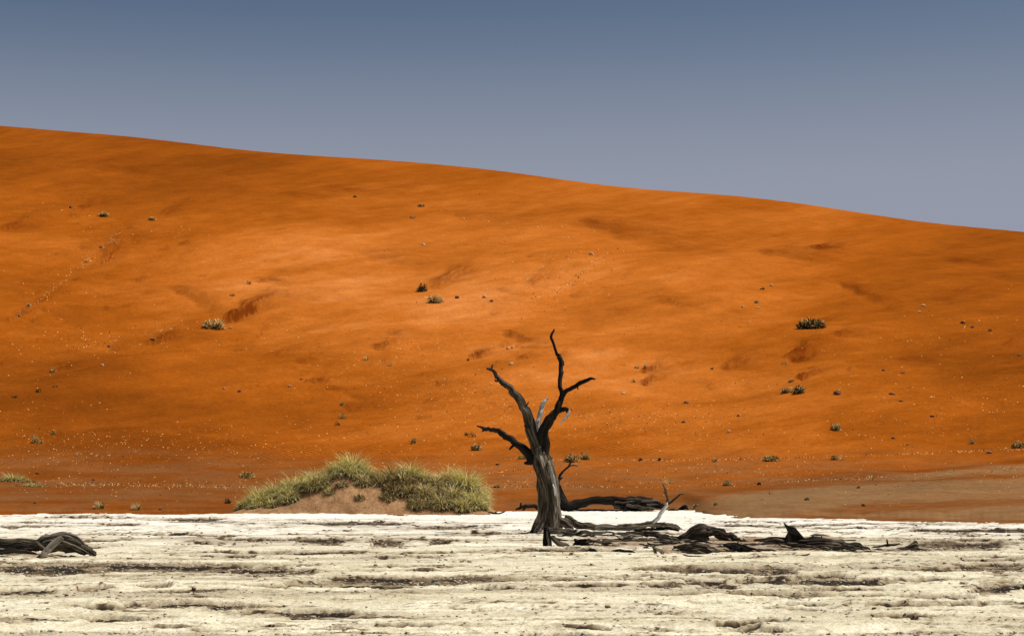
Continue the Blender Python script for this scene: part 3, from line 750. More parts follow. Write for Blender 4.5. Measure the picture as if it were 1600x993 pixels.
simple('very thin twig flat on clay below the splintered heap', 870, [[(1067, 866, .8), (1080, 868.5, 1.6), (1092, 869, 1.5), (1102, 869.5, .6)]], M_MID, seed=71)
Y3 = panY(858)
def fin_mesh():
    # a torn wedge of wood standing on the log
    pr = [(1224, 815.5), (1233, 822), (1243, 824), (1250, 832), (1256, 839), (1262, 846), (1244, 849), (1226, 848), (1226, 840), (1231, 831), (1228, 824)]
    V = []; Fc = []; n = len(pr)
    for s, dy in ((0, -.16), (1, .16)):
        for (x, y) in pr:
            sh = 1 - .55 * max(0, (848 - y) / 32)
            V.append(P(x + random.uniform(-.6, .6), y, Y3 + dy * sh + random.uniform(-.03, .03)))
    Fc.append(tuple(range(n))); Fc.append(tuple(range(2 * n - 1, n - 1, -1)))
    for i in range(n): Fc.append((i, i + n, (i + 1) % n + n, (i + 1) % n))
    me = pyd_mesh('standing_shard', V, Fc, False, [M_DARK])
    bm = bmesh.new(); bm.from_mesh(me)
    bmesh.ops.recalc_face_normals(bm, faces=bm.faces)
    bm.to_mesh(me); bm.free()
    at = me.attributes.new('grain', 'FLOAT_VECTOR', 'POINT')
    at.data.foreach_set('vector', np.array([(v.co.x, v.co.y, v.co.z * .5) for v in me.vertices], np.float32).reshape(-1))
    return me
r = drift('fallen_log', (1290, 862, Y3), 'big dark log with an upright triangular shard and clawed right tip', 'log', [
    ('stem', [[(1178, 844, 2), (1194, 843, 3.4), (1210, 843, 4.6), (1226, 846, 6), (1242, 848, 7), (1260, 849, 7), (1278, 849, 7.6), (1296, 850, 8.2), (1314, 852, 7.4), (1332, 854, 6.8), (1348, 857, 6), (1358, 862, 5), (1363, 870, 3.4)]], M_MID, dict(rough=.28, ring=24, sub=6, seed=72)),
    ('broken_claw', [[(1352, 857, 4.5), (1358, 865, 4.5), (1364, 871, 3), (1374, 874, 1)], [(1356, 860, 4), (1366, 863, 3.6), (1376, 864, 3.2), (1384, 866, 1)], [(1364, 860, 2), (1372, 858, 1.6), (1379, 860, .8)]], M_DARK, dict(rough=.35, ring=12, sub=5, seed=73)),
    ('stub', [[(1284, 848, 3), (1285, 842, 2), (1283, 836, .8)], [(1292, 855, 3.4), (1297, 860, 2.4), (1299, 862, 1)]], M_MID, dict(rough=.35, ring=12, sub=4, seed=74)),
    ('torn_edge', [[(1238, 842, 3), (1256, 843, 3.4), (1272, 841, 3.6), (1290, 843, 3), (1304, 846, 1)]], M_WOOD, dict(rough=.4, ring=12, sub=5, seed=75))])
me = fin_mesh(); local(me, r); obj('standing_shard', me, r)
simple('thin twig reaching right from the clawed log tip with one upright prong', 855, [[(1362, 855, .8), (1374, 853, 1.6), (1388, 851, 2), (1398, 850, 1.8), (1406, 848, .7)], [(1388, 851, 1.8), (1387, 846, 1.5), (1386, 841.5, .8)]], M_MID, seed=76)
simple('small curled twig heap beyond the twig with the upright prong', 855, [[(1414, 854, 1), (1422, 852, 2.2), (1430, 850, 3), (1435, 852, 1.6)], [(1424, 853, 1.4), (1430, 846, 1.6), (1434, 848, .7)]], M_WOOD, seed=77)
simple('small black root lump on the clay right of the far fallen trunk', 798, [[(1058, 797, 1), (1064, 794, 2.4), (1069, 791, 3), (1073, 793, 2), (1076, 797, 1)], [(1068, 792, 1.6), (1071, 788.5, 1)]], M_DARK, seed=78)
simple('flat dark chip beside the splintered end of the far trunk', 798.5, [[(1044, 796, .8), (1052, 795.5, 1.8), (1060, 797, .8)]], M_DARK, seed=79)
simple('little dry twig at the right foot of the grass mound', 803, [[(762, 800, .8), (770, 800.5, 1.5), (778, 802, 1.3), (789, 799, .6)], [(773, 801, 1), (776, 798, .6)]], M_MID, seed=80)
Y4 = panY(868)
drift('fallen_log', (70, 868, Y4), 'gnarled dark log with arched back and down-reaching stub, leftmost on the pan', 'log', [
    ('stem', [[(-70, 858, 8), (-40, 854, 10), (-10, 853, 11), (12, 852, 11), (32, 852, 10.4), (50, 852, 9), (64, 853, 8)]], M_MID, dict(rough=.42, ring=26, sub=7, seed=90)),
    ('stem', [[(56, 852, 6, -.2), (70, 851, 11, -.2), (86, 850, 13.5, -.2), (102, 850, 13.5, -.2), (116, 852.5, 12.5, -.2), (130, 857, 9.5, -.2), (142, 863, 5.5, -.2), (150, 868, 2, -.2)]], M_MID, dict(rough=.38, ring=28, sub=7, seed=91)),
    ('stub', [[(96, 839, 4, -.7), (88, 846, 5, -.8), (78, 855, 5, -.9), (70, 863, 4, -1.0), (66, 869, 3.4, -1.1), (60, 876, 1.2, -1.1)], [(72, 861, 2.5, -1.0), (62, 868, 2, -1.1), (53, 874, .8, -1.1)]], M_WOOD, dict(rough=.4, ring=14, sub=5, seed=92)),
    ('root', [[(18, 846, 2.2, -.3), (34, 843, 2.8, -.35), (52, 846, 3, -.4), (66, 852, 2.6, -.5), (76, 860, 1, -.6)]], M_WOOD, dict(rough=.45, ring=10, sub=5, seed=94)),
    ('root', [[(-30, 862, 3, -.4), (-4, 862, 3.6, -.45), (20, 860, 3.4, -.5), (44, 862, 2.6, -.5), (60, 866, 1, -.5)]], M_MID, dict(rough=.45, ring=10, sub=5, seed=95)),
    ('root', [[(84, 842, 2.4, -.6), (98, 845, 3, -.65), (112, 851, 3, -.6), (126, 858, 2.4, -.5), (140, 865, 1, -.4)]], M_WOOD, dict(rough=.45, ring=10, sub=5, seed=96)),
    ('root', [[(60, 846, 4, -.2), (66, 841, 3.6, -.3), (78, 838, 3.4, -.3), (94, 837, 3.6, -.3), (108, 840, 3, -.3), (122, 847, 1.5, -.3)]], M_WOOD, dict(rough=.45, ring=12, sub=5, seed=93))])

USED = set()
REFS = [('the hollow black stump shard', 857, 850), ('the knotted black lump', 907, 852), ('the slim lone splinter', 978, 862), ('the forked claw root', 1026, 860), ('the angled dark beam', 1020, 838),
        ('the humped log', 1110, 836), ('the ragged wood heap', 1082, 858), ('the short split log', 1158, 858), ('the long thin pale stick', 1230, 862), ('the upright triangular shard', 1242, 840),
        ('the clawed log tip', 1366, 866), ('the thick middle of the big log', 1310, 852), ('the long grey branch', 960, 826), ('the curled twig heap', 1426, 852), ('the thin straight log', 945, 855)]
SPL = [(908,838),(932,842),(951,846),(975,845),(988,852),(1003,846),(1012,858),(1040,848),(1048,862),(1120,846),(1132,860),(1142,866),(1176,852),
       (1196,852),(1208,868),(1215,852),(1240,857),(1292,866),(1310,862),(1330,866),(1395,862),(880,846),(926,862),(1078,846),(1165,866),(1100,846),(1284,838),(1320,846),(1010,836),(1060,848),(1118,852),(960,851),(1228,849),(1176,843),(1350,868),(1422,858)]
for k, (sx_, sy_) in enumerate(SPL):
    rs = random.Random(900 + k); L = rs.uniform(8, 24); th = rs.uniform(-3, 3); Y = panY(sy_)
    pts = [(sx_ - L, sy_ - 1 - th * .6, .5), (sx_ - L * .4, sy_ - 1.6, rs.uniform(1.4, 3.4)), (sx_ + L * .3, sy_ - 1.2, rs.uniform(1.4, 3.4)), (sx_ + L, sy_ - 1 + th, .5)]
    me = wood_mesh('wood_splinter', [px_path(pts, Y)], (M_MID, M_DARK, M_WOOD)[k % 3], rough=.4, ring=9, sub=5, seed=900 + k, knob=.4, crook=.9, flat=True)
    loc = P(sx_, sy_, Y); me.transform(__import__('mathutils').Matrix.Translation(-loc))
    # name it by the nearest larger piece and the side it lies on
    nb = min(REFS, key=lambda q: (q[1] - sx_) ** 2 + 9 * (q[2] - sy_) ** 2)
    ddx, ddy = sx_ - nb[1], sy_ - nb[2]
    side = ('right of' if ddx > 0 else 'left of') if abs(ddx) > 2.2 * abs(ddy) else ('in front of' if ddy > 0 else 'behind')
    lab = '%s %s splinter %s %s' % (('brown', 'black', 'grey')[k % 3], 'stubby' if L < 12 else ('mid-length' if L < 18 else 'long'), side, nb[0])
    while lab in USED: lab = lab.replace(' splinter', ' splinter, farther out,', 1) if 'farther' not in lab else lab.replace('farther', 'still farther', 1)
    USED.add(lab)
    tag(obj('wood_splinter', me, None, loc), lab, 'wood splinter', 'short splinters scattered through the wood pile')

def tangle(label, x0, y0, x1, y1, sp_, n, seed):
    rs = random.Random(seed); Yb = panY(max(y0, y1) + 2)
    r = root_empty('root_tangle', P((x0 + x1) / 2, max(y0, y1) + 2, Yb), label, 'root tangle')
    for k in range(n):
        f = rs.random(); cx = x0 + (x1 - x0) * f; cy = y0 + (y1 - y0) * f + rs.uniform(-sp_, sp_)
        L = rs.uniform(14, 46); th = rs.uniform(-5, 5); rr = rs.uniform(.9, 2.5); Y = panY(cy + 2.5)
        pts = []
        for j in range(6):
            u = j / 5 - .5
            pts.append((cx + u * 2 * L, cy + th * u + rs.uniform(-2.6, 1.6), max(.35, rr * (1 - 1.5 * abs(u)) + .4)))
        ls = [pts]
        if rs.random() < .5:
            q = pts[rs.choice((1, 2, 3))]; s2 = rs.choice((-1, 1))
            ls.append([(q[0], q[1], rr * .7), (q[0] + s2 * rs.uniform(4, 9), q[1] - rs.uniform(0, 5), rr * .5), (q[0] + s2 * rs.uniform(9, 16), q[1] - rs.uniform(-3, 8), .3)])
        woodpart('root', r, ls, Y, (M_MID, M_DARK, M_WOOD, M_MID)[k % 4], rough=.4, ring=8, sub=4, seed=seed + k, knob=.4, crook=.9, flat=True)
tangle('flat tangle of thin broken roots spreading right from the trunk foot to the humped log', 890, 836, 1070, 848, 9, 34, 1200)
tangle('loose tangle of broken roots in front of the humped log', 1060, 852, 1190, 858, 8, 24, 1300)
tangle('sparse tangle of roots and sticks along the front of the big clawed log', 1190, 852, 1350, 862, 6, 20, 1400)
def pan_stone():
    Y = panY(814)
    me = rock_mesh('stone', .20, .15, 4.4, M_PSTONE)
    tag(obj('stone', me, None, P(887, 812, Y)), 'rounded grey stone resting behind the root just right of the tree trunk', 'stone')

# ------------------------------------------------------------------ grass
def blades(center, n, R, H, wid, lean=.6, seed=0, droop=.5, seg=3, ell=(1, 1), hfun=None, base_in=True):
    """thin curved blades fanned out of an elliptic footprint -> (V, T4, idx-free)"""
    r = np.random.default_rng(seed)
    ang = r.random(n) * 2 * np.pi; rr = np.sqrt(r.random(n))
    bx = np.cos(ang) * rr * ell[0] * R; by = np.sin(ang) * rr * ell[1] * R
    d2 = ang + r.normal(0, .5, n)
    tilt = lean * (rr * .9 + .1) + r.normal(0, .18, n)
    L = H * (0.55 + .55 * r.random(n)) * (1.08 - .35 * rr ** 2)
    dr = droop * (.5 + r.random(n))
    V = np.zeros((n, (seg + 1) * 2, 3), np.float32)
    bz = hfun(center[0] + bx, center[1] + by) if hfun is not None else np.full(n, center[2])
    cdir = np.stack([np.cos(d2), np.sin(d2)], -1)
    side = r.random(n) * 2 * np.pi; sx, sy = np.cos(side), np.sin(side)
    px_, py_, pz_ = center[0] + bx, center[1] + by, bz - .03
    tl = tilt.copy()
    for s in range(seg + 1):
        w = wid * (1 - .85 * s / seg) * (.7 + .6 * r.random(n))
        V[:, 2 * s, 0] = px_ - sx * w / 2; V[:, 2 * s, 1] = py_ - sy * w / 2; V[:, 2 * s, 2] = pz_
        V[:, 2 * s + 1, 0] = px_ + sx * w / 2; V[:, 2 * s + 1, 1] = py_ + sy * w / 2; V[:, 2 * s + 1, 2] = pz_
        px_ = px_ + np.sin(tl) * cdir[:, 0] * L / seg; py_ = py_ + np.sin(tl) * cdir[:, 1] * L / seg; pz_ = pz_ + np.cos(tl) * L / seg
        tl = tl + dr / seg * 1.6
    base = np.arange(n)[:, None] * (seg + 1) * 2
    q = np.concatenate([np.stack([base[:, 0] + 2 * s, base[:, 0] + 2 * s + 1, base[:, 0] + 2 * s + 3, base[:, 0] + 2 * s + 2], -1)[:, None, :] for s in range(seg)], 1)
    return V.reshape(-1, 3), q.reshape(-1, 4), seg

# sand hummock carrying the grass
HX = [355, 372, 395, 430, 470, 510, 545, 580, 620, 660, 700, 735, 760, 775]
HT = [803, 797, 785, 773, 760, 747, 730, 745, 748, 748, 757, 766, 786, 803]
HYC = 84.2
def hum_h(X, Y):
    px_ = colx(X, np.full_like(Y, HYC))
    top = smooth_interp(px_, HX, HT, 8)
    Ht = np.maximum(EYE + (HY - top) * HYC / F, 0)
    q = (Y - HYC) / np.where(Y < HYC, 3.0, 4.2)
    prof = np.clip(1 - q * q, 0, 1) ** 1.25
    n_ = .16 * fbm(X / 1.1, Y / 1.1, 4, .55, 44.) + .07 * fbm(X / .3, Y / .3, 3, .6, 45.)
    return Ht * prof * (1 + .1 * n_) + n_ * np.clip(prof * Ht, 0, 1) * 1.0 - .03 + .0 * X
hx = np.linspace(-13.6, -.4, 260); hy = np.linspace(80.8, 88.6, 120)
hYY, hXX = np.meshgrid(hy, hx, indexing='ij')
hz = hum_h(hXX, hYY)
dz_ = dune_h(hXX, hYY)[0]
me = grid_mesh('hummock', hXX, hYY, np.maximum(hz, -.05) + .0 * dz_, {'tone': .55 + .5 * fbm(hXX / .8, hYY / .8, 4, .6, 5.), 'grey': .55 + .5 * fbm(hXX / 1.5, hYY / 1.5, 3, .5, 8.), 'shade_and_dark_sand': .2 + .5 * np.abs(fbm(hXX / .5, hYY / .5, 4, .6, 6.)), 'ripple': np.zeros_like(hz)})
struct('sand_hummock', me, M_HUM)

def hum_pt(px_, dy):
    Y = HYC + dy; X = (px_ - W0 / 2) * Y / F
    return X, Y, float(hum_h(np.array([X]), np.array([Y]))[0])

TUSS = [  # px, dY from ridge, radius m, blade m, n, (green, straw, old), label
 (550, .3, .80, .95, 1500, (.62, .34, .04), 'tallest rounded green tussock crowning the peak of the sand mound'),
 (574, -.3, .5, .5, 800, (.45, .40, .15), 'smaller tussock touching the right side of the peak tussock'),
 (524, .1, .60, .75, 1000, (.60, .34, .06), 'green tussock just left of the peak tussock'),
 (492, .5, .70, .75, 1200, (.48, .48, .04), 'straw-tipped tussock, second left of the peak on the skyline of the mound'),
 (460, .4, .70, .78, 1200, (.55, .42, .03), 'tussock, third left of the peak on the skyline of the mound'),
 (430, .1, .65, .75, 1200, (.68, .26, .06), 'deep green tussock, fourth left of the peak on the skyline'),
 (404, -.4, .60, .70, 1100, (.68, .22, .10), 'green tussock low on the mound\'s left shoulder'),
 (384, -.9, .45, .45, 800, (.68, .2, .12), 'small dark green tussock at the very left foot of the mound'),
 (447, -1.0, .50, .50, 800, (.5, .3, .2), 'small green tussock in front of the skyline row left of the peak'),
 (492, -1.1, .62, .60, 1000, (.45, .22, .33), 'brownish green tussock on the front slope left below the peak'),
 (612, .1, .62, .72, 1100, (.12, .36, .52), 'shaggy brown tussock just right of the dip beside the peak'),
 (641, .4, .62, .92, 1100, (.62, .36, .02), 'upright pale green tussock in the middle of the mound\'s right half'),
 (662, -.1, .5, .48, 800, (.35, .45, .20), 'straw-green tussock leaning right of the upright pale one'),
 (630, -.9, .70, .60, 1200, (.05, .25, .70), 'dark drooping skirt of old brown grass under the upright pale tussock'),
 (596, -.9, .50, .50, 800, (.08, .32, .60), 'brown old-grass tussock left of the drooping skirt'),
 (566, -1.1, .42, .42, 600, (.1, .55, .35), 'small straw tussock hanging on the front just below the peak'),
 (700, .2, .70, .85, 1200, (.55, .42, .03), 'pale green tussock on the right skyline left of the end tussock'),
 (728, .0, .76, 1.02, 1500, (.64, .34, .02), 'big rounded green tussock at the right end of the mound'),
 (746, -.7, .45, .65, 900, (.55, .38, .07), 'yellow-green tussock at the mound\'s extreme right corner'),
 (680, -.8, .55, .55, 900, (.12, .38, .50), 'brown-centred tussock on the front slope below the right skyline'),
 (664, -1.7, .65, .48, 1100, (.15, .50, .35), 'low straw-brown tussock, left one at the mound\'s right front foot'),
 (706, -1.5, .65, .52, 1100, (.18, .52, .30), 'low straw-brown tussock, right one at the mound\'s right front foot'),
 (736, -1.6, .45, .5, 700, (.5, .35, .15), 'small green tussock at the front foot below the big end tussock'),
 (690, -2.2, .60, .50, 1000, (.12, .52, .36), 'matted straw-brown tussock, lowest one at the mound\'s right front on the pan edge'),
 (640, -1.6, .50, .45, 700, (.06, .42, .52), 'brown grass tussock hanging lowest under the middle skirt'),
 (724, -2.3, .55, .5, 900, (.4, .42, .18), 'yellowish tussock at the pan edge below the end tussock'),
 (745, -1.9, .42, .55, 900, (.62, .3, .08), 'green tussock at the pan edge, rightmost of the mound'),
 (408, -1.2, .55, .5, 900, (.64, .24, .12), 'green tussock on the left front slope above the toe tufts'),
 (470, -.6, .5, .55, 800, (.5, .4, .1), 'straw-green tussock filling the gap behind the brownish front tussock'),
 (545, -.6, .5, .6, 800, (.5, .4, .1), 'green tussock on the front face straight below the peak'),
 (450, -1.7, .50, .42, 700, (.4, .36, .24), 'low brownish tuft between the left toe tufts and the front slope'),
 (516, -1.7, .32, .26, 260, (.2, .4, .4), 'very small dry tuft on the bare front left of the tiny dark tuft'),
 (606, -2.0, .36, .30, 320, (.1, .4, .5), 'small dry brown tuft on the bare front right of the tiny dark tuft'),
 (508, -.8, .50, .5, 800, (.3, .45, .25), 'straw-coloured tussock on the front slope under the left of the peak'),
 (458, -1.5, .45, .4, 700, (.35, .4, .25), 'low mixed tussock between the left toe and the front slope tussocks'),
 (615, -1.5, .55, .42, 800, (.05, .35, .6), 'dead brown tussock spilling down right of the bare front'),
 (655, -2.3, .50, .42, 700, (.15, .45, .4), 'matted brown tussock on the pan edge left of the lowest straw-brown one'),
 (588, -.5, .45, .5, 700, (.2, .45, .35), 'brown-straw tussock in the dip right of the peak'),
 (535, -1.5, .3, .25, 260, (.1, .4, .5), 'scruffy dry tuft at the middle of the bare front'),
 (562, -2.1, .25, .22, 200, (.2, .3, .5), 'tiny dark tuft low on the bare front of the mound'),
 (425, -1.9, .42, .30, 600, (.45, .3, .25), 'small ground-hugging tuft at the mound\'s left front toe'),
 (400, -1.7, .40, .32, 500, (.55, .3, .15), 'tiny green tuft left of the ground-hugging front tuft'),
]
def grass_thing(name, label, cat, group, ctr, n, R, H, ell, wts, hfun, seed, wid=.030, lean=1.25, droop=.85):
    V, Q, seg = blades(ctr, n, R * .56, H * 1.34, wid, lean=lean, seed=seed, droop=droop, ell=ell, hfun=hfun)
    n2 = int(n * .9)
    V2, Q2, seg2 = blades(ctr, n2, R * .9, H * .66, wid * 1.1, lean=1.0, seed=seed + 7, droop=1.0, ell=ell, hfun=hfun)
    r = np.random.default_rng(seed + 99)
    pick = np.concatenate([np.repeat(r.choice(3, n, p=np.array(wts) / sum(wts)), seg), np.repeat(r.choice([2, 3], n2, p=[.45, .55]), seg2)])  # short inner blades: old brown grass and painted base shade
    Q = np.concatenate([Q, Q2 + len(V)]); V = np.concatenate([V, V2])
    V = V - np.array(ctr, np.float32)
    me = tri_mesh(name, V, Q, [M_GREEN, M_STRAW, M_OLD, M_THATCH_SHADE], pick)
    o = obj(name, me, None, ctr)
    return tag(o, label, cat, group)
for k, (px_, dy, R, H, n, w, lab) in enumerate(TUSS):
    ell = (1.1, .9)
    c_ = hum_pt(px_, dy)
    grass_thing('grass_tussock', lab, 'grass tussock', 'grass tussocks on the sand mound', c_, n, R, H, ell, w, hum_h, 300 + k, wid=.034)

# ------------------------------------------------------------------ shrubs, tufts and rocks on the dune
def dh(X, Y): return dune_h(np.asarray(X, float), np.asarray(Y, float))[0]
def rock_mesh(name, w, h, seed, mat):
    bm = bmesh.new(); bmesh.ops.create_icosphere(bm, subdivisions=2, radius=.5)
    for v in bm.verts:
        k = 1 + .45 * mnoise.noise(v.co * 2.2 + Vector((seed, seed * .3, 0)))
        v.co = Vector((v.co.x * w * k, v.co.y * w * .8 * k, v.co.z * h * 1.3 * k + h * .3))
    me = bpy.data.meshes.new(name); bm.to_mesh(me); bm.free(); me.materials.append(mat); return me

pan_stone()
def shrub_mesh(name, w, h, seed, pale=.35, n=None, green=0.0):
    """dense low shrub: short stiff leafy twigs through a dome, dry ends on top, sun side painted paler"""
    r = np.random.default_rng(seed)
    n = n or int(min(900, 140 + 260 * w))
    nl = max(2, int(2 + w * 1.2))
    lob = [(r.uniform(-.32, .32) * w, r.uniform(-.2, .2) * w, r.uniform(.30, .55)) for _ in range(nl)]
    V = []; T = []; I = []
    for i in range(n):
        lx, ly, ls = lob[r.integers(nl)]
        th = r.random() * 2 * np.pi; ph = np.arccos(r.random() * .95)
        rad = ls * (r.random() ** .4)
        d = np.array([np.sin(ph) * np.cos(th), np.sin(ph) * np.sin(th), np.cos(ph)])
        p = np.array([lx + d[0] * rad * w * .5 * 1.3, ly + d[1] * rad * w * .5 * 1.3, max(.02, d[2] * rad * h * 2.0) ])
        s = (.055 + .10 * r.random()) * max(w, .5) * .7
        tip = p + (d + r.normal(0, .35, 3)) * s * 1.5
        sd = np.cross(d, r.normal(0, 1, 3)); sd = sd / (np.linalg.norm(sd) + 1e-6) * s * .38
        b = len(V); V += [p - sd, p + sd, tip]; T.append((b, b + 1, b + 2))
        top = p[2] / (h + .01) + .25 * d[0]  # more pale twigs towards top and right paint the sunlit side
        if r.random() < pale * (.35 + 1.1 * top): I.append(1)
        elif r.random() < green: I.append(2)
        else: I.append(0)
    return tri_mesh(name, V, T, [M_LEAF, M_TWIG_SUNLIT, M_GREEN], I)

def tuft_mesh(name, w, h, seed, n=60):
    V, Q, seg = blades((0, 0, 0), n, w * .22, h, max(.02, w * .05), lean=.6, seed=seed, droop=.5, seg=2)
    I = np.repeat(np.random.default_rng(seed).choice(3, n, p=[.25, .6, .15]), seg)
    return tri_mesh(name, V, Q, [M_GREEN, M_STRAW, M_OLD], I)

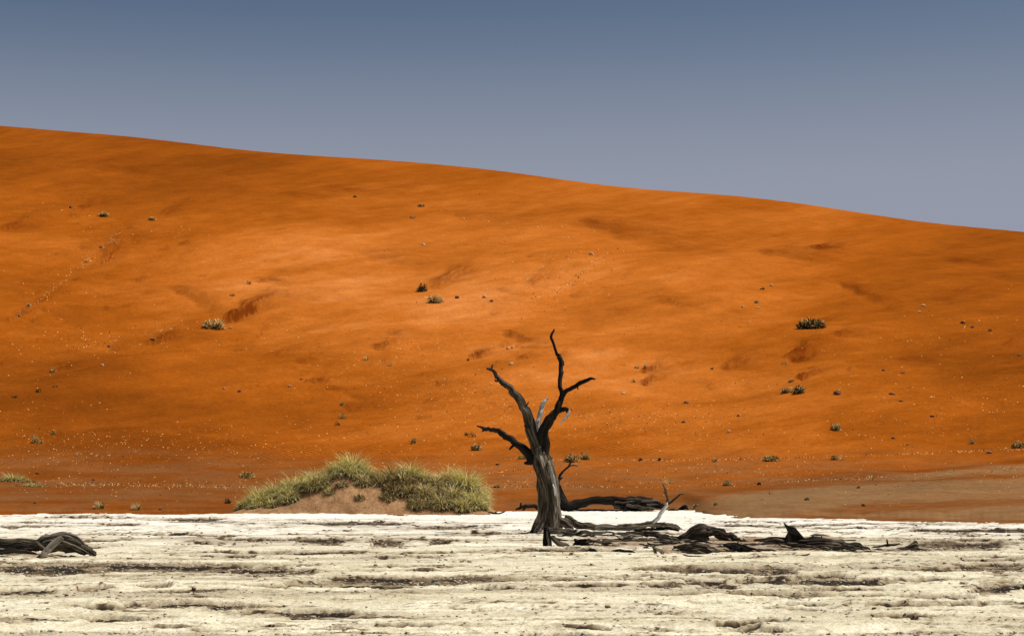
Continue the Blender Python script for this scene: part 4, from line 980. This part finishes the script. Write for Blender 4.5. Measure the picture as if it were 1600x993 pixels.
G_S = 'scattered shrubs on the dune'; G_R = 'scattered stones on the dune'; G_T = 'small grass tufts on the dune'
ITEMS = [
 # px, py(base), w px, h px, kind, label
 (333, 513, 31, 16, 'pale', 'large pale-topped shrub at the toe of a long dark sand streak'),
 (359, 513, 8, 4, 'pale', 'tiny dry bit of shrub just right of the large pale-topped shrub'),
 (390, 444, 8, 6, 'dark', 'small black shrub upslope and right of the large pale-topped shrub'),
 (363, 462, 8, 4, 'dark', 'tiny black shrub between the small black shrub and the large pale-topped shrub'),
 (659, 455, 20, 12, 'dark', 'solid black shrub, upper one of the pair in the middle of the dune'),
 (680, 473, 28, 13, 'pale', 'pale speckled shrub, lower one of the pair in the middle of the dune'),
 (1263, 512, 42, 11, 'strag', 'widest dark straggly shrub, alone on the right part of the dune'),
 (1230, 613, 25, 9, 'pale', 'straggling pale shrub, left half of the touching ragged pair'),
 (1252, 614, 28, 14, 'mix', 'ragged dark shrub, right one of the touching ragged pair'),
 (1309, 672, 20, 17, 'pale', 'triangular pale shrub with dark left side near the dune foot'),
 (1235, 597, 10, 6, 'dark', 'round dark shrub just above the touching pair of ragged shrubs'),
 (1308, 616, 12, 8, 'rock', 'rounded black boulder right of the touching pair of shrubs'),
 (1394, 616, 11, 4, 'rock', 'flat black stone right of the rounded boulder'),
 (1408, 627, 7, 3, 'rock', 'small flat stone just below the flat black stone'),
 (1225, 569, 10, 7, 'pale', 'small pale shrub at the toe of the dark hollow on the right'),
 (1115, 577, 9, 5, 'mix', 'small low shrub between the tree and the dark hollow on the right'),
 (1190, 452, 10, 4, 'mix', 'small flattish shrub high on the right dune, upper one of three'),
 (1183, 473, 11, 6, 'pale', 'white-sided small shrub, middle one of three high on the right dune'),
 (1161, 480, 5, 4, 'pst', 'tiny pale stone left of the white-sided small shrub'),
 (1184, 481, 6, 3, 'pst', 'tiny pale stone right below the white-sided small shrub'),
 (1205, 447, 6, 4, 'pst', 'tiny bright stone right of the small flattish shrub'),
 (1267, 408, 3, 7, 'stick', 'thin dark stick poking up high on the right dune'),
 (238, 344, 14, 7, 'pale', 'bright shrub near the upper left of the dune, right one of two'),
 (160, 337, 19, 5, 'pale', 'low spread of bright dry shrub high on the upper left slope'),
 (110, 325, 5, 4, 'rock', 'small dark stone upslope from the low bright spread'),
 (136, 410, 8, 7, 'pale', 'dry shrub among the line of stones on the upper left slope'),
 (158, 387, 6, 4, 'rock', 'dark stone in the line of stones above the dry shrub'),
 (180, 380, 7, 5, 'pale', 'pale dry bit at the top of the line of stones'),
 (657, 323, 12, 5, 'mix', 'small shrub closest under the crest in the middle'),
 (645, 341, 8, 6, 'mix', 'small shrub just below the one closest under the crest'),
 (662, 383, 6, 4, 'pst', 'single bright stone midway down to the pair of middle shrubs'),
 (555, 308, 9, 4, 'mix', 'faint little shrub high up left of the middle'),
 (714, 466, 7, 5, 'rock', 'brown stone right of the speckled shrub'),
 (757, 465, 7, 5, 'pst', 'pale stone, left one of two right of the brown stone'),
 (768, 471, 6, 4, 'rock', 'dark stone, right one of two right of the brown stone'),
 (924, 398, 8, 5, 'pst', 'pale stone at the head of the speckled track above the tree'),
 (1442, 478, 8, 4, 'pst', 'bright stone on the far right upper slope'),
 (1436, 488, 8, 3, 'pst', 'pale stone directly below the bright far right stone'),
 (1504, 505, 7, 5, 'rock', 'brown stone, left one of three near the right edge of the dune'),
 (1519, 512, 5, 4, 'rock', 'brown stone, middle one of three near the right edge of the dune'),
 (1548, 517, 10, 5, 'mix', 'small shrub, right one of three near the right edge of the dune'),
 (1595, 556, 9, 5, 'mix', 'small shrub cut by the right edge of the photo'),
 (46, 478, 9, 7, 'pale', 'small dry shrub on the far left slope above the stony streaks'),
 (28, 493, 9, 4, 'pale', 'low dry shrub below and left of the small dry far left shrub'),
 (170, 542, 5, 4, 'rock', 'black stone in the stony streak on the left slope'),
 (240, 530, 12, 4, 'pale', 'low pale spread near the right end of the left stony streak'),
 (160, 571, 5, 4, 'pst', 'single white stone on the lower left slope'),
 (80, 581, 12, 5, 'mix', 'flattened shrub in the lower left stony ground'),
 (87, 604, 8, 4, 'mix', 'little shrub below the flattened shrub'),
 (58, 612, 10, 7, 'dark', 'round black shrub on the lower left slope'),
 (23, 621, 9, 5, 'dark', 'small black shrub left of the round black one'),
 (350, 607, 6, 3, 'pst', 'pale stone left one of two below the large pale-topped shrub'),
 (374, 612, 6, 4, 'rock', 'brown stone right one of two below the large pale-topped shrub'),
 (573, 562, 7, 11, 'tuft', 'bright upright straw tuft on the slope left of the tree top'),
 (610, 571, 8, 5, 'pale', 'small pale-ringed shrub right of the upright straw tuft'),
 (731, 563, 8, 5, 'dark', 'small black shrub left of the tree\'s highest left limb'),
 (794, 545, 6, 4, 'pst', 'white stone left one of two beside the tree\'s top twig'),
 (801, 544, 5, 4, 'pst', 'white stone right one of two beside the tree\'s top twig'),
 (799, 569, 8, 4, 'pst', 'pale flat stone just below the two white stones'),
 (535, 633, 11, 8, 'grn', 'green-topped shrub, top one of a vertical row of three'),
 (534, 653, 12, 9, 'grn', 'green-topped shrub, middle one of a vertical row of three'),
 (528, 664, 10, 7, 'dark', 'dark shrub, bottom one of a vertical row of three'),
 (453, 604, 7, 4, 'pst', 'pale stone on the left of the streaked hollows'),
 (470, 593, 5, 3, 'rock', 'dark stone on the edge of the streaked hollows'),
 (645, 692, 14, 10, 'grn', 'small green shrub on its own between the row of three and the tree'),
 (727, 680, 9, 8, 'dark', 'dark round shrub, left one of a touching pair left of the tree'),
 (737, 682, 11, 9, 'dark', 'dark round shrub, right one of a touching pair left of the tree'),
 (743, 703, 19, 13, 'grn', 'green shrub with pale tips below the touching dark pair'),
 (815, 717, 15, 10, 'grn', 'green shrub half hidden behind the low left limb of the tree'),
 (892, 721, 22, 15, 'grn', 'larger green shrub seen right of the trunk behind the thin twig'),
 (913, 717, 20, 10, 'grn', 'flatter green shrub right of the larger one by the trunk'),
 (1008, 573, 8, 6, 'pale', 'pale shrub bit, right one of the upper pair right of the tree top'),
 (995, 575, 9, 5, 'pale', 'pale shrub bit, left one of the upper pair right of the tree top'),
 (990, 597, 8, 8, 'mix', 'small shrub with bright cap just below the upper pair'),
 (974, 615, 7, 4, 'pst', 'pale stone below and left of the bright-capped shrub'),
 (1072, 630, 8, 5, 'rock', 'black stone on the smooth slope right of the tree'),
 (1154, 650, 5, 4, 'rock', 'dark stone right of the scattered pale flecks'),
 (1068, 660, 7, 4, 'rock', 'dark stone under the line of pale flecks'),
 (1139, 675, 6, 5, 'pst', 'brightest white stone above the rippled sand'),
 (1000, 719, 6, 4, 'dark', 'tiny dark shrub at the lower edge of the rippled sand'),
 (1031, 719, 8, 6, 'dark', 'small black shrub right of the tiny dark one under the ripples'),
 (1118, 721, 9, 6, 'grn', 'little green shrub on the pale fleck line'),
 (1205, 720, 22, 10, 'grn', 'wide dark green shrub on the pale fleck line'),
 (1301, 718, 14, 11, 'grn', 'compact dark green shrub further right on the pale fleck line'),
 (1315, 718, 9, 8, 'tuft', 'wispy straw tuft touching the compact green shrub'),
 (1517, 693, 11, 9, 'grn', 'small green shrub near the right edge above the fleck line'),
 (1590, 699, 20, 13, 'grn', 'rounded green bush at the right edge of the photo'),
 (1546, 708, 9, 4, 'rock', 'flat dark stone left below the rounded green edge bush'),
 (1457, 651, 8, 4, 'rock', 'dark stone on the right slope above the flecks'),
 (1396, 685, 7, 4, 'rock', 'dark stone at the start of the faint track'),
 (1419, 695, 6, 3, 'rock', 'dark stone further down the faint track'),
 (1380, 579, 6, 4, 'rock', 'small dark stone above the flat black stone'),
 (1410, 583, 6, 3, 'rock', 'small dark stone right of the one above the flat stone'),
 (1136, 758, 17, 8, 'grn', 'low dome of dead bush on the grey apron right of the upright limb'),
 (1186, 757, 5, 6, 'dark', 'tiny upright dark sprig right of the low dead dome'),
 (1045, 756, 9, 13, 'tuft', 'small green sprig just above the tip of the upright limb'),
 (1087, 792, 10, 6, 'grn', 'small olive cushion plant, left one of two near the pan\'s far edge'),
 (1117, 789, 8, 6, 'grn', 'small olive cushion plant, right one of two near the pan\'s far edge'),
 (1260, 781, 9, 4, 'mix', 'dark little heap in the middle of the grey apron'),
 (1204, 772, 4, 9, 'stick', 'thin upright stalk left in the grey apron'),
 (1190, 781, 3, 7, 'stick', 'shorter thin stalk left of the taller one on the grey apron'),
 (1341, 762, 7, 3, 'mix', 'small brown tuft on the grey apron below the wispy plant'),
 (1360, 750, 14, 11, 'tuft', 'wispy pale plant standing on the reddish band of the apron'),
 (1453, 745, 12, 4, 'tuft', 'low pale tuft on the apron right of the wispy plant'),
 (1488, 736, 12, 6, 'tuft', 'pale grass tuft in the upper part of the grey apron'),
 (1564, 731, 11, 5, 'tuft', 'straw tuft, left one of two at the apron\'s right edge'),
 (1578, 731, 10, 5, 'tuft', 'straw tuft, right one of two at the apron\'s right edge'),
 (1350, 790, 10, 4, 'mix', 'low dead plant close to the pan\'s right edge line'),
 (53, 692, 15, 14, 'grn', 'yellow-green shrub on the lower left of the dune'),
 (65, 692, 6, 6, 'pale', 'tiny pale tuft touching the yellow-green shrub'),
 (83, 678, 11, 10, 'grn', 'small green shrub up right of the yellow-green one'),
 (121, 711, 8, 7, 'tuft', 'little straw tuft down right of the two left green shrubs'),
 (388, 746, 19, 12, 'grn', 'bushy green tuft left above the grass mound'),
 (375, 744, 6, 4, 'pale', 'dry bit touching the left of the bushy green tuft'),
 (59, 740, 6, 4, 'rock', 'brown stone right of the big left bush'),
 (147, 750, 6, 4, 'rock', 'brown stone further right of the big left bush'),
 (155, 801, 24, 14, 'gdk', 'straggly dry tuft right on the pan\'s far edge, left one of two'),
 (213, 796, 17, 13, 'gdk', 'grey-green tuft near the pan\'s far edge, right one of two'),
 (356, 786, 9, 9, 'dark', 'dark little shrub left beside the grass mound'),
 (55, 786, 6, 4, 'rock', 'black stone on the sand left above the pan\'s far edge'),
 (251, 796, 6, 4, 'rock', 'brown stone right of the grey-green edge tuft'),
 (780, 761, 15, 6, 'pale', 'pale dry plant between the mound and the tree trunk'),
 (779, 726, 9, 4, 'mix', 'small brown plant left of the trunk below the low limb'),
]
pp = ground_at([i[0] for i in ITEMS], [min(i[1], 802) for i in ITEMS])
for k, (px_, py_, w, h, kind, lab) in enumerate(ITEMS):
    x, y, z = pp[k]
    if py_ > 797: 
        y = panY(py_) + .8; x = (px_ - W0 / 2) * y / F; z = float(dh([x], [y])[0])
    s = y / F; wm, hm = w * s, h * s
    if kind in ('rock', 'pst'):
        me = rock_mesh('stone', wm * 1.0, hm * .95, k * 1.7, M_STONE if kind == 'rock' else M_PSTONE); nm, cat, gp = 'stone', 'stone', G_R
    elif kind in ('tuft', 'stick'):
        me = tuft_mesh('grass_tuft', wm, hm * 1.05, k, 12 if kind == 'stick' else 70); nm, cat, gp = 'grass_tuft', 'grass tuft', G_T
        if kind == 'stick':
            me.materials.clear()
            for _ in range(3): me.materials.append(M_LEAF)
    elif kind == 'gdk':
        me = tuft_mesh('grass_tuft', wm, hm * 1.05, k, 260); nm, cat, gp = 'grass_tuft', 'grass tuft', G_T
    else:
        pale = {'pale': 1.0, 'dark': .16, 'mix': .55, 'grn': .45, 'strag': .34}[kind]
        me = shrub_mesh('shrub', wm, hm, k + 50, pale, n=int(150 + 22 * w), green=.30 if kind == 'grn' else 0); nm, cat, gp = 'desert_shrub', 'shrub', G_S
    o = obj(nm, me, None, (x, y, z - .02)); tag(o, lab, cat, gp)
# big bush at the left edge with trailing grass
c0 = ground_at([20, 52], [752, 760])
for (c_, n, R, H, ell, w, lab, sd) in (((c0[0]), 1500, 1.15, .55, (1.25, .7), (.62, .22, .16), 'big green and straw bush at the left edge of the photo on the dune foot', 701),
                                   ((c0[1]), 700, .8, .28, (1.5, .6), (.35, .45, .2), 'trailing straw tail of grass right of the big left bush', 702)):
    grass_thing('grass_tussock', lab, 'grass tussock', G_T, tuple(float(v) for v in c_), n, R, H, ell, w, dh, sd, wid=.03)

# ------------------------------------------------------------------ uncountable small stuff
CL = [ # px, py, sx, sy, n
 (760,640,110,34,620),(880,650,120,24,420),(940,660,70,18,260),(700,600,70,22,150),(600,560,70,22,120),(640,545,40,10,60),(1080,645,90,9,170),(1110,670,50,10,110),
 (1180,596,40,8,45),(860,430,70,40,150),(900,420,40,30,100),(820,470,40,18,60),(930,395,40,10,40),(560,600,70,30,110),(440,540,60,20,60),
 (90,700,100,18,330),(250,705,150,22,420),(130,715,100,10,200),(200,755,200,4,430),(240,770,130,9,260),(60,660,70,20,90),(150,680,150,9,220),(300,690,130,14,240),
 (480,665,60,6,110),(470,705,110,10,170),(1420,560,120,40,190),(1480,600,90,24,120),(1500,650,110,22,210),(1430,655,60,20,110),(1560,640,60,30,90),(1320,690,110,18,110),
 (1240,740,120,10,170),(1100,735,110,8,170),(850,735,110,9,230),(800,758,90,5,170),(960,755,120,7,170),(1000,690,150,20,160),(230,360,60,8,55),(95,330,28,7,50),(170,370,28,22,70),(130,410,24,14,60),
 (60,500,60,40,150),(160,530,90,16,140),(240,540,60,14,70),(340,400,40,14,35),(300,500,200,80,30),(700,500,250,60,40),(1100,540,300,60,50),(1300,560,260,70,70),(60,600,70,30,110),
 (500,290,400,30,20),(1520,510,60,14,60),(1560,740,80,12,60),(1400,770,160,14,90),(650,720,110,12,90),(1450,735,150,8,70),(250,730,200,20,160),
]
LINES = [((192,360),(108,432),60),((105,436),(20,500),45),((300,505),(120,545),50),((882,410),(900,392),14),((880,450),(940,400),36),((820,470),(900,445),26),((1335,678),(1425,698),34),((720,340),(800,350),10),((780,716),(1000,718),60),((1000,719),(1250,716),260),((1250,716),(1600,701),230),((85,756),(400,761),330),((1060,760),(1380,745),130),((760,757),(1050,762),140),((820,735),(770,736),20),((1200,752),(1600,733),80)]
qx, qy = [], []
for (cx, cy, sx, sy, n) in CL:
    n = int(n * 1.1); qx += list(rng.normal(cx, sx, n)); qy += list(rng.normal(cy, sy, n))
for (a_, b_, n) in LINES:
    n = int(n * 2.0); u_ = rng.random(n); qx += list(a_[0] + (b_[0] - a_[0]) * u_ + rng.normal(0, 3, n)); qy += list(a_[1] + (b_[1] - a_[1]) * u_ + rng.normal(0, 1.0, n))
qx = np.array(qx); qy = np.array(qy)
cyv = np.interp(qx, CR_X, CR_Y)
ok = (qx > -80) & (qx < 1680) & (qy > cyv + 12) & (qy < 794)
qx, qy = qx[ok], qy[ok]
gp = ground_at(qx, qy, n=600)
V = []; T = []; I = []
r = rng
for (x, y, z) in gp:
    s = y / F * (.40 + 1.1 * r.random() ** 2.8)          # about one photo pixel
    mi = 0 if r.random() < .88 else (1 if r.random() < .5 else 2)
    if r.random() < .55:   # leaning dry blades
        for _ in range(3):
            d = r.normal(0, .7, 2) * s; w = s * .45
            b = len(V); V += [(x - w, y, z - .01), (x + w, y, z - .01), (x + d[0], y + d[1], z + s * 2.0)]
            T.append((b, b + 1, b + 2)); I.append(mi)
    else:                  # small stone
        b = len(V); k1, k2, k3 = r.uniform(.6, 1.3, 3)
        V += [(x - s * k1, y, z - .01), (x, y - s * k2, z - .01), (x + s * k3, y, z - .01), (x, y + s, z - .01), (x + s * .2, y, z + s * .95)]
        for q_ in ((0, 1, 4), (1, 2, 4), (2, 3, 4), (3, 0, 4)): T.append((b + q_[0], b + q_[1], b + q_[2])); I.append(mi)
me = tri_mesh('dry_flecks', V, T, [M_FLECK, M_STONE, M_OLD], I)
o = obj('dry_grass_flecks', me); o['kind'] = 'stuff'; o['label'] = 'pale dry stubble and pebbles scattered over the dune foot'; o['category'] = 'dry stubble'

# clods of broken clay along the lows of the pan
N = 170000
py_c = 797 + (1000 - 797) * rng.random(N) ** 1.0; px_c = rng.uniform(-40, 1640, N)
Yc = panY(py_c); Xc = (px_c - W0 / 2) * Yc / F
hc, dc, pc, _c = pan_h(Xc, Yc)
keep = rng.random(N) < (dc ** 1.3 * .30 + .006) * (1 - .6 * pc)
Xc, Yc, hc = Xc[keep], Yc[keep], hc[keep]
ico = bmesh.new(); bmesh.ops.create_cube(ico, size=1.5); bmesh.ops.triangulate(ico, faces=ico.faces)
iv = np.array([v.co[:] for v in ico.verts]); it = np.array([[v.index for v in f_.verts] for f_ in ico.faces]); ico.free()
n = len(Xc)
sz = (.006 + .022 * rng.random(n) ** 3.5) * np.clip(Yc / 30, .7, 1.5)
vv = (iv[None] + .42 * rng.uniform(-1, 1, (n, len(iv), 3))) * (1 + .3 * rng.normal(0, 1, (n, len(iv), 1)).clip(-1, 1)) * sz[:, None, None] * np.stack([1 + .6 * rng.random(n), 1 + .3 * rng.random(n), .55 + .3 * rng.random(n)], -1)[:, None, :]
vv = vv + np.stack([Xc, Yc, hc + sz * .25], -1)[:, None, :]
tt_ = it[None] + (np.arange(n) * len(iv))[:, None, None]
ci = np.repeat((rng.random(n) < .12).astype(int), len(it))
me = tri_mesh('clay_rubble', vv.reshape(-1, 3), tt_.reshape(-1, 3), [M_CLOD, M_STONE], ci)
o = obj('clay_rubble', me); o['kind'] = 'stuff'; o['label'] = 'small broken clay clods along the cracked crust of the pan'; o['category'] = 'rubble'
print('clods', n, 'flecks', len(gp))
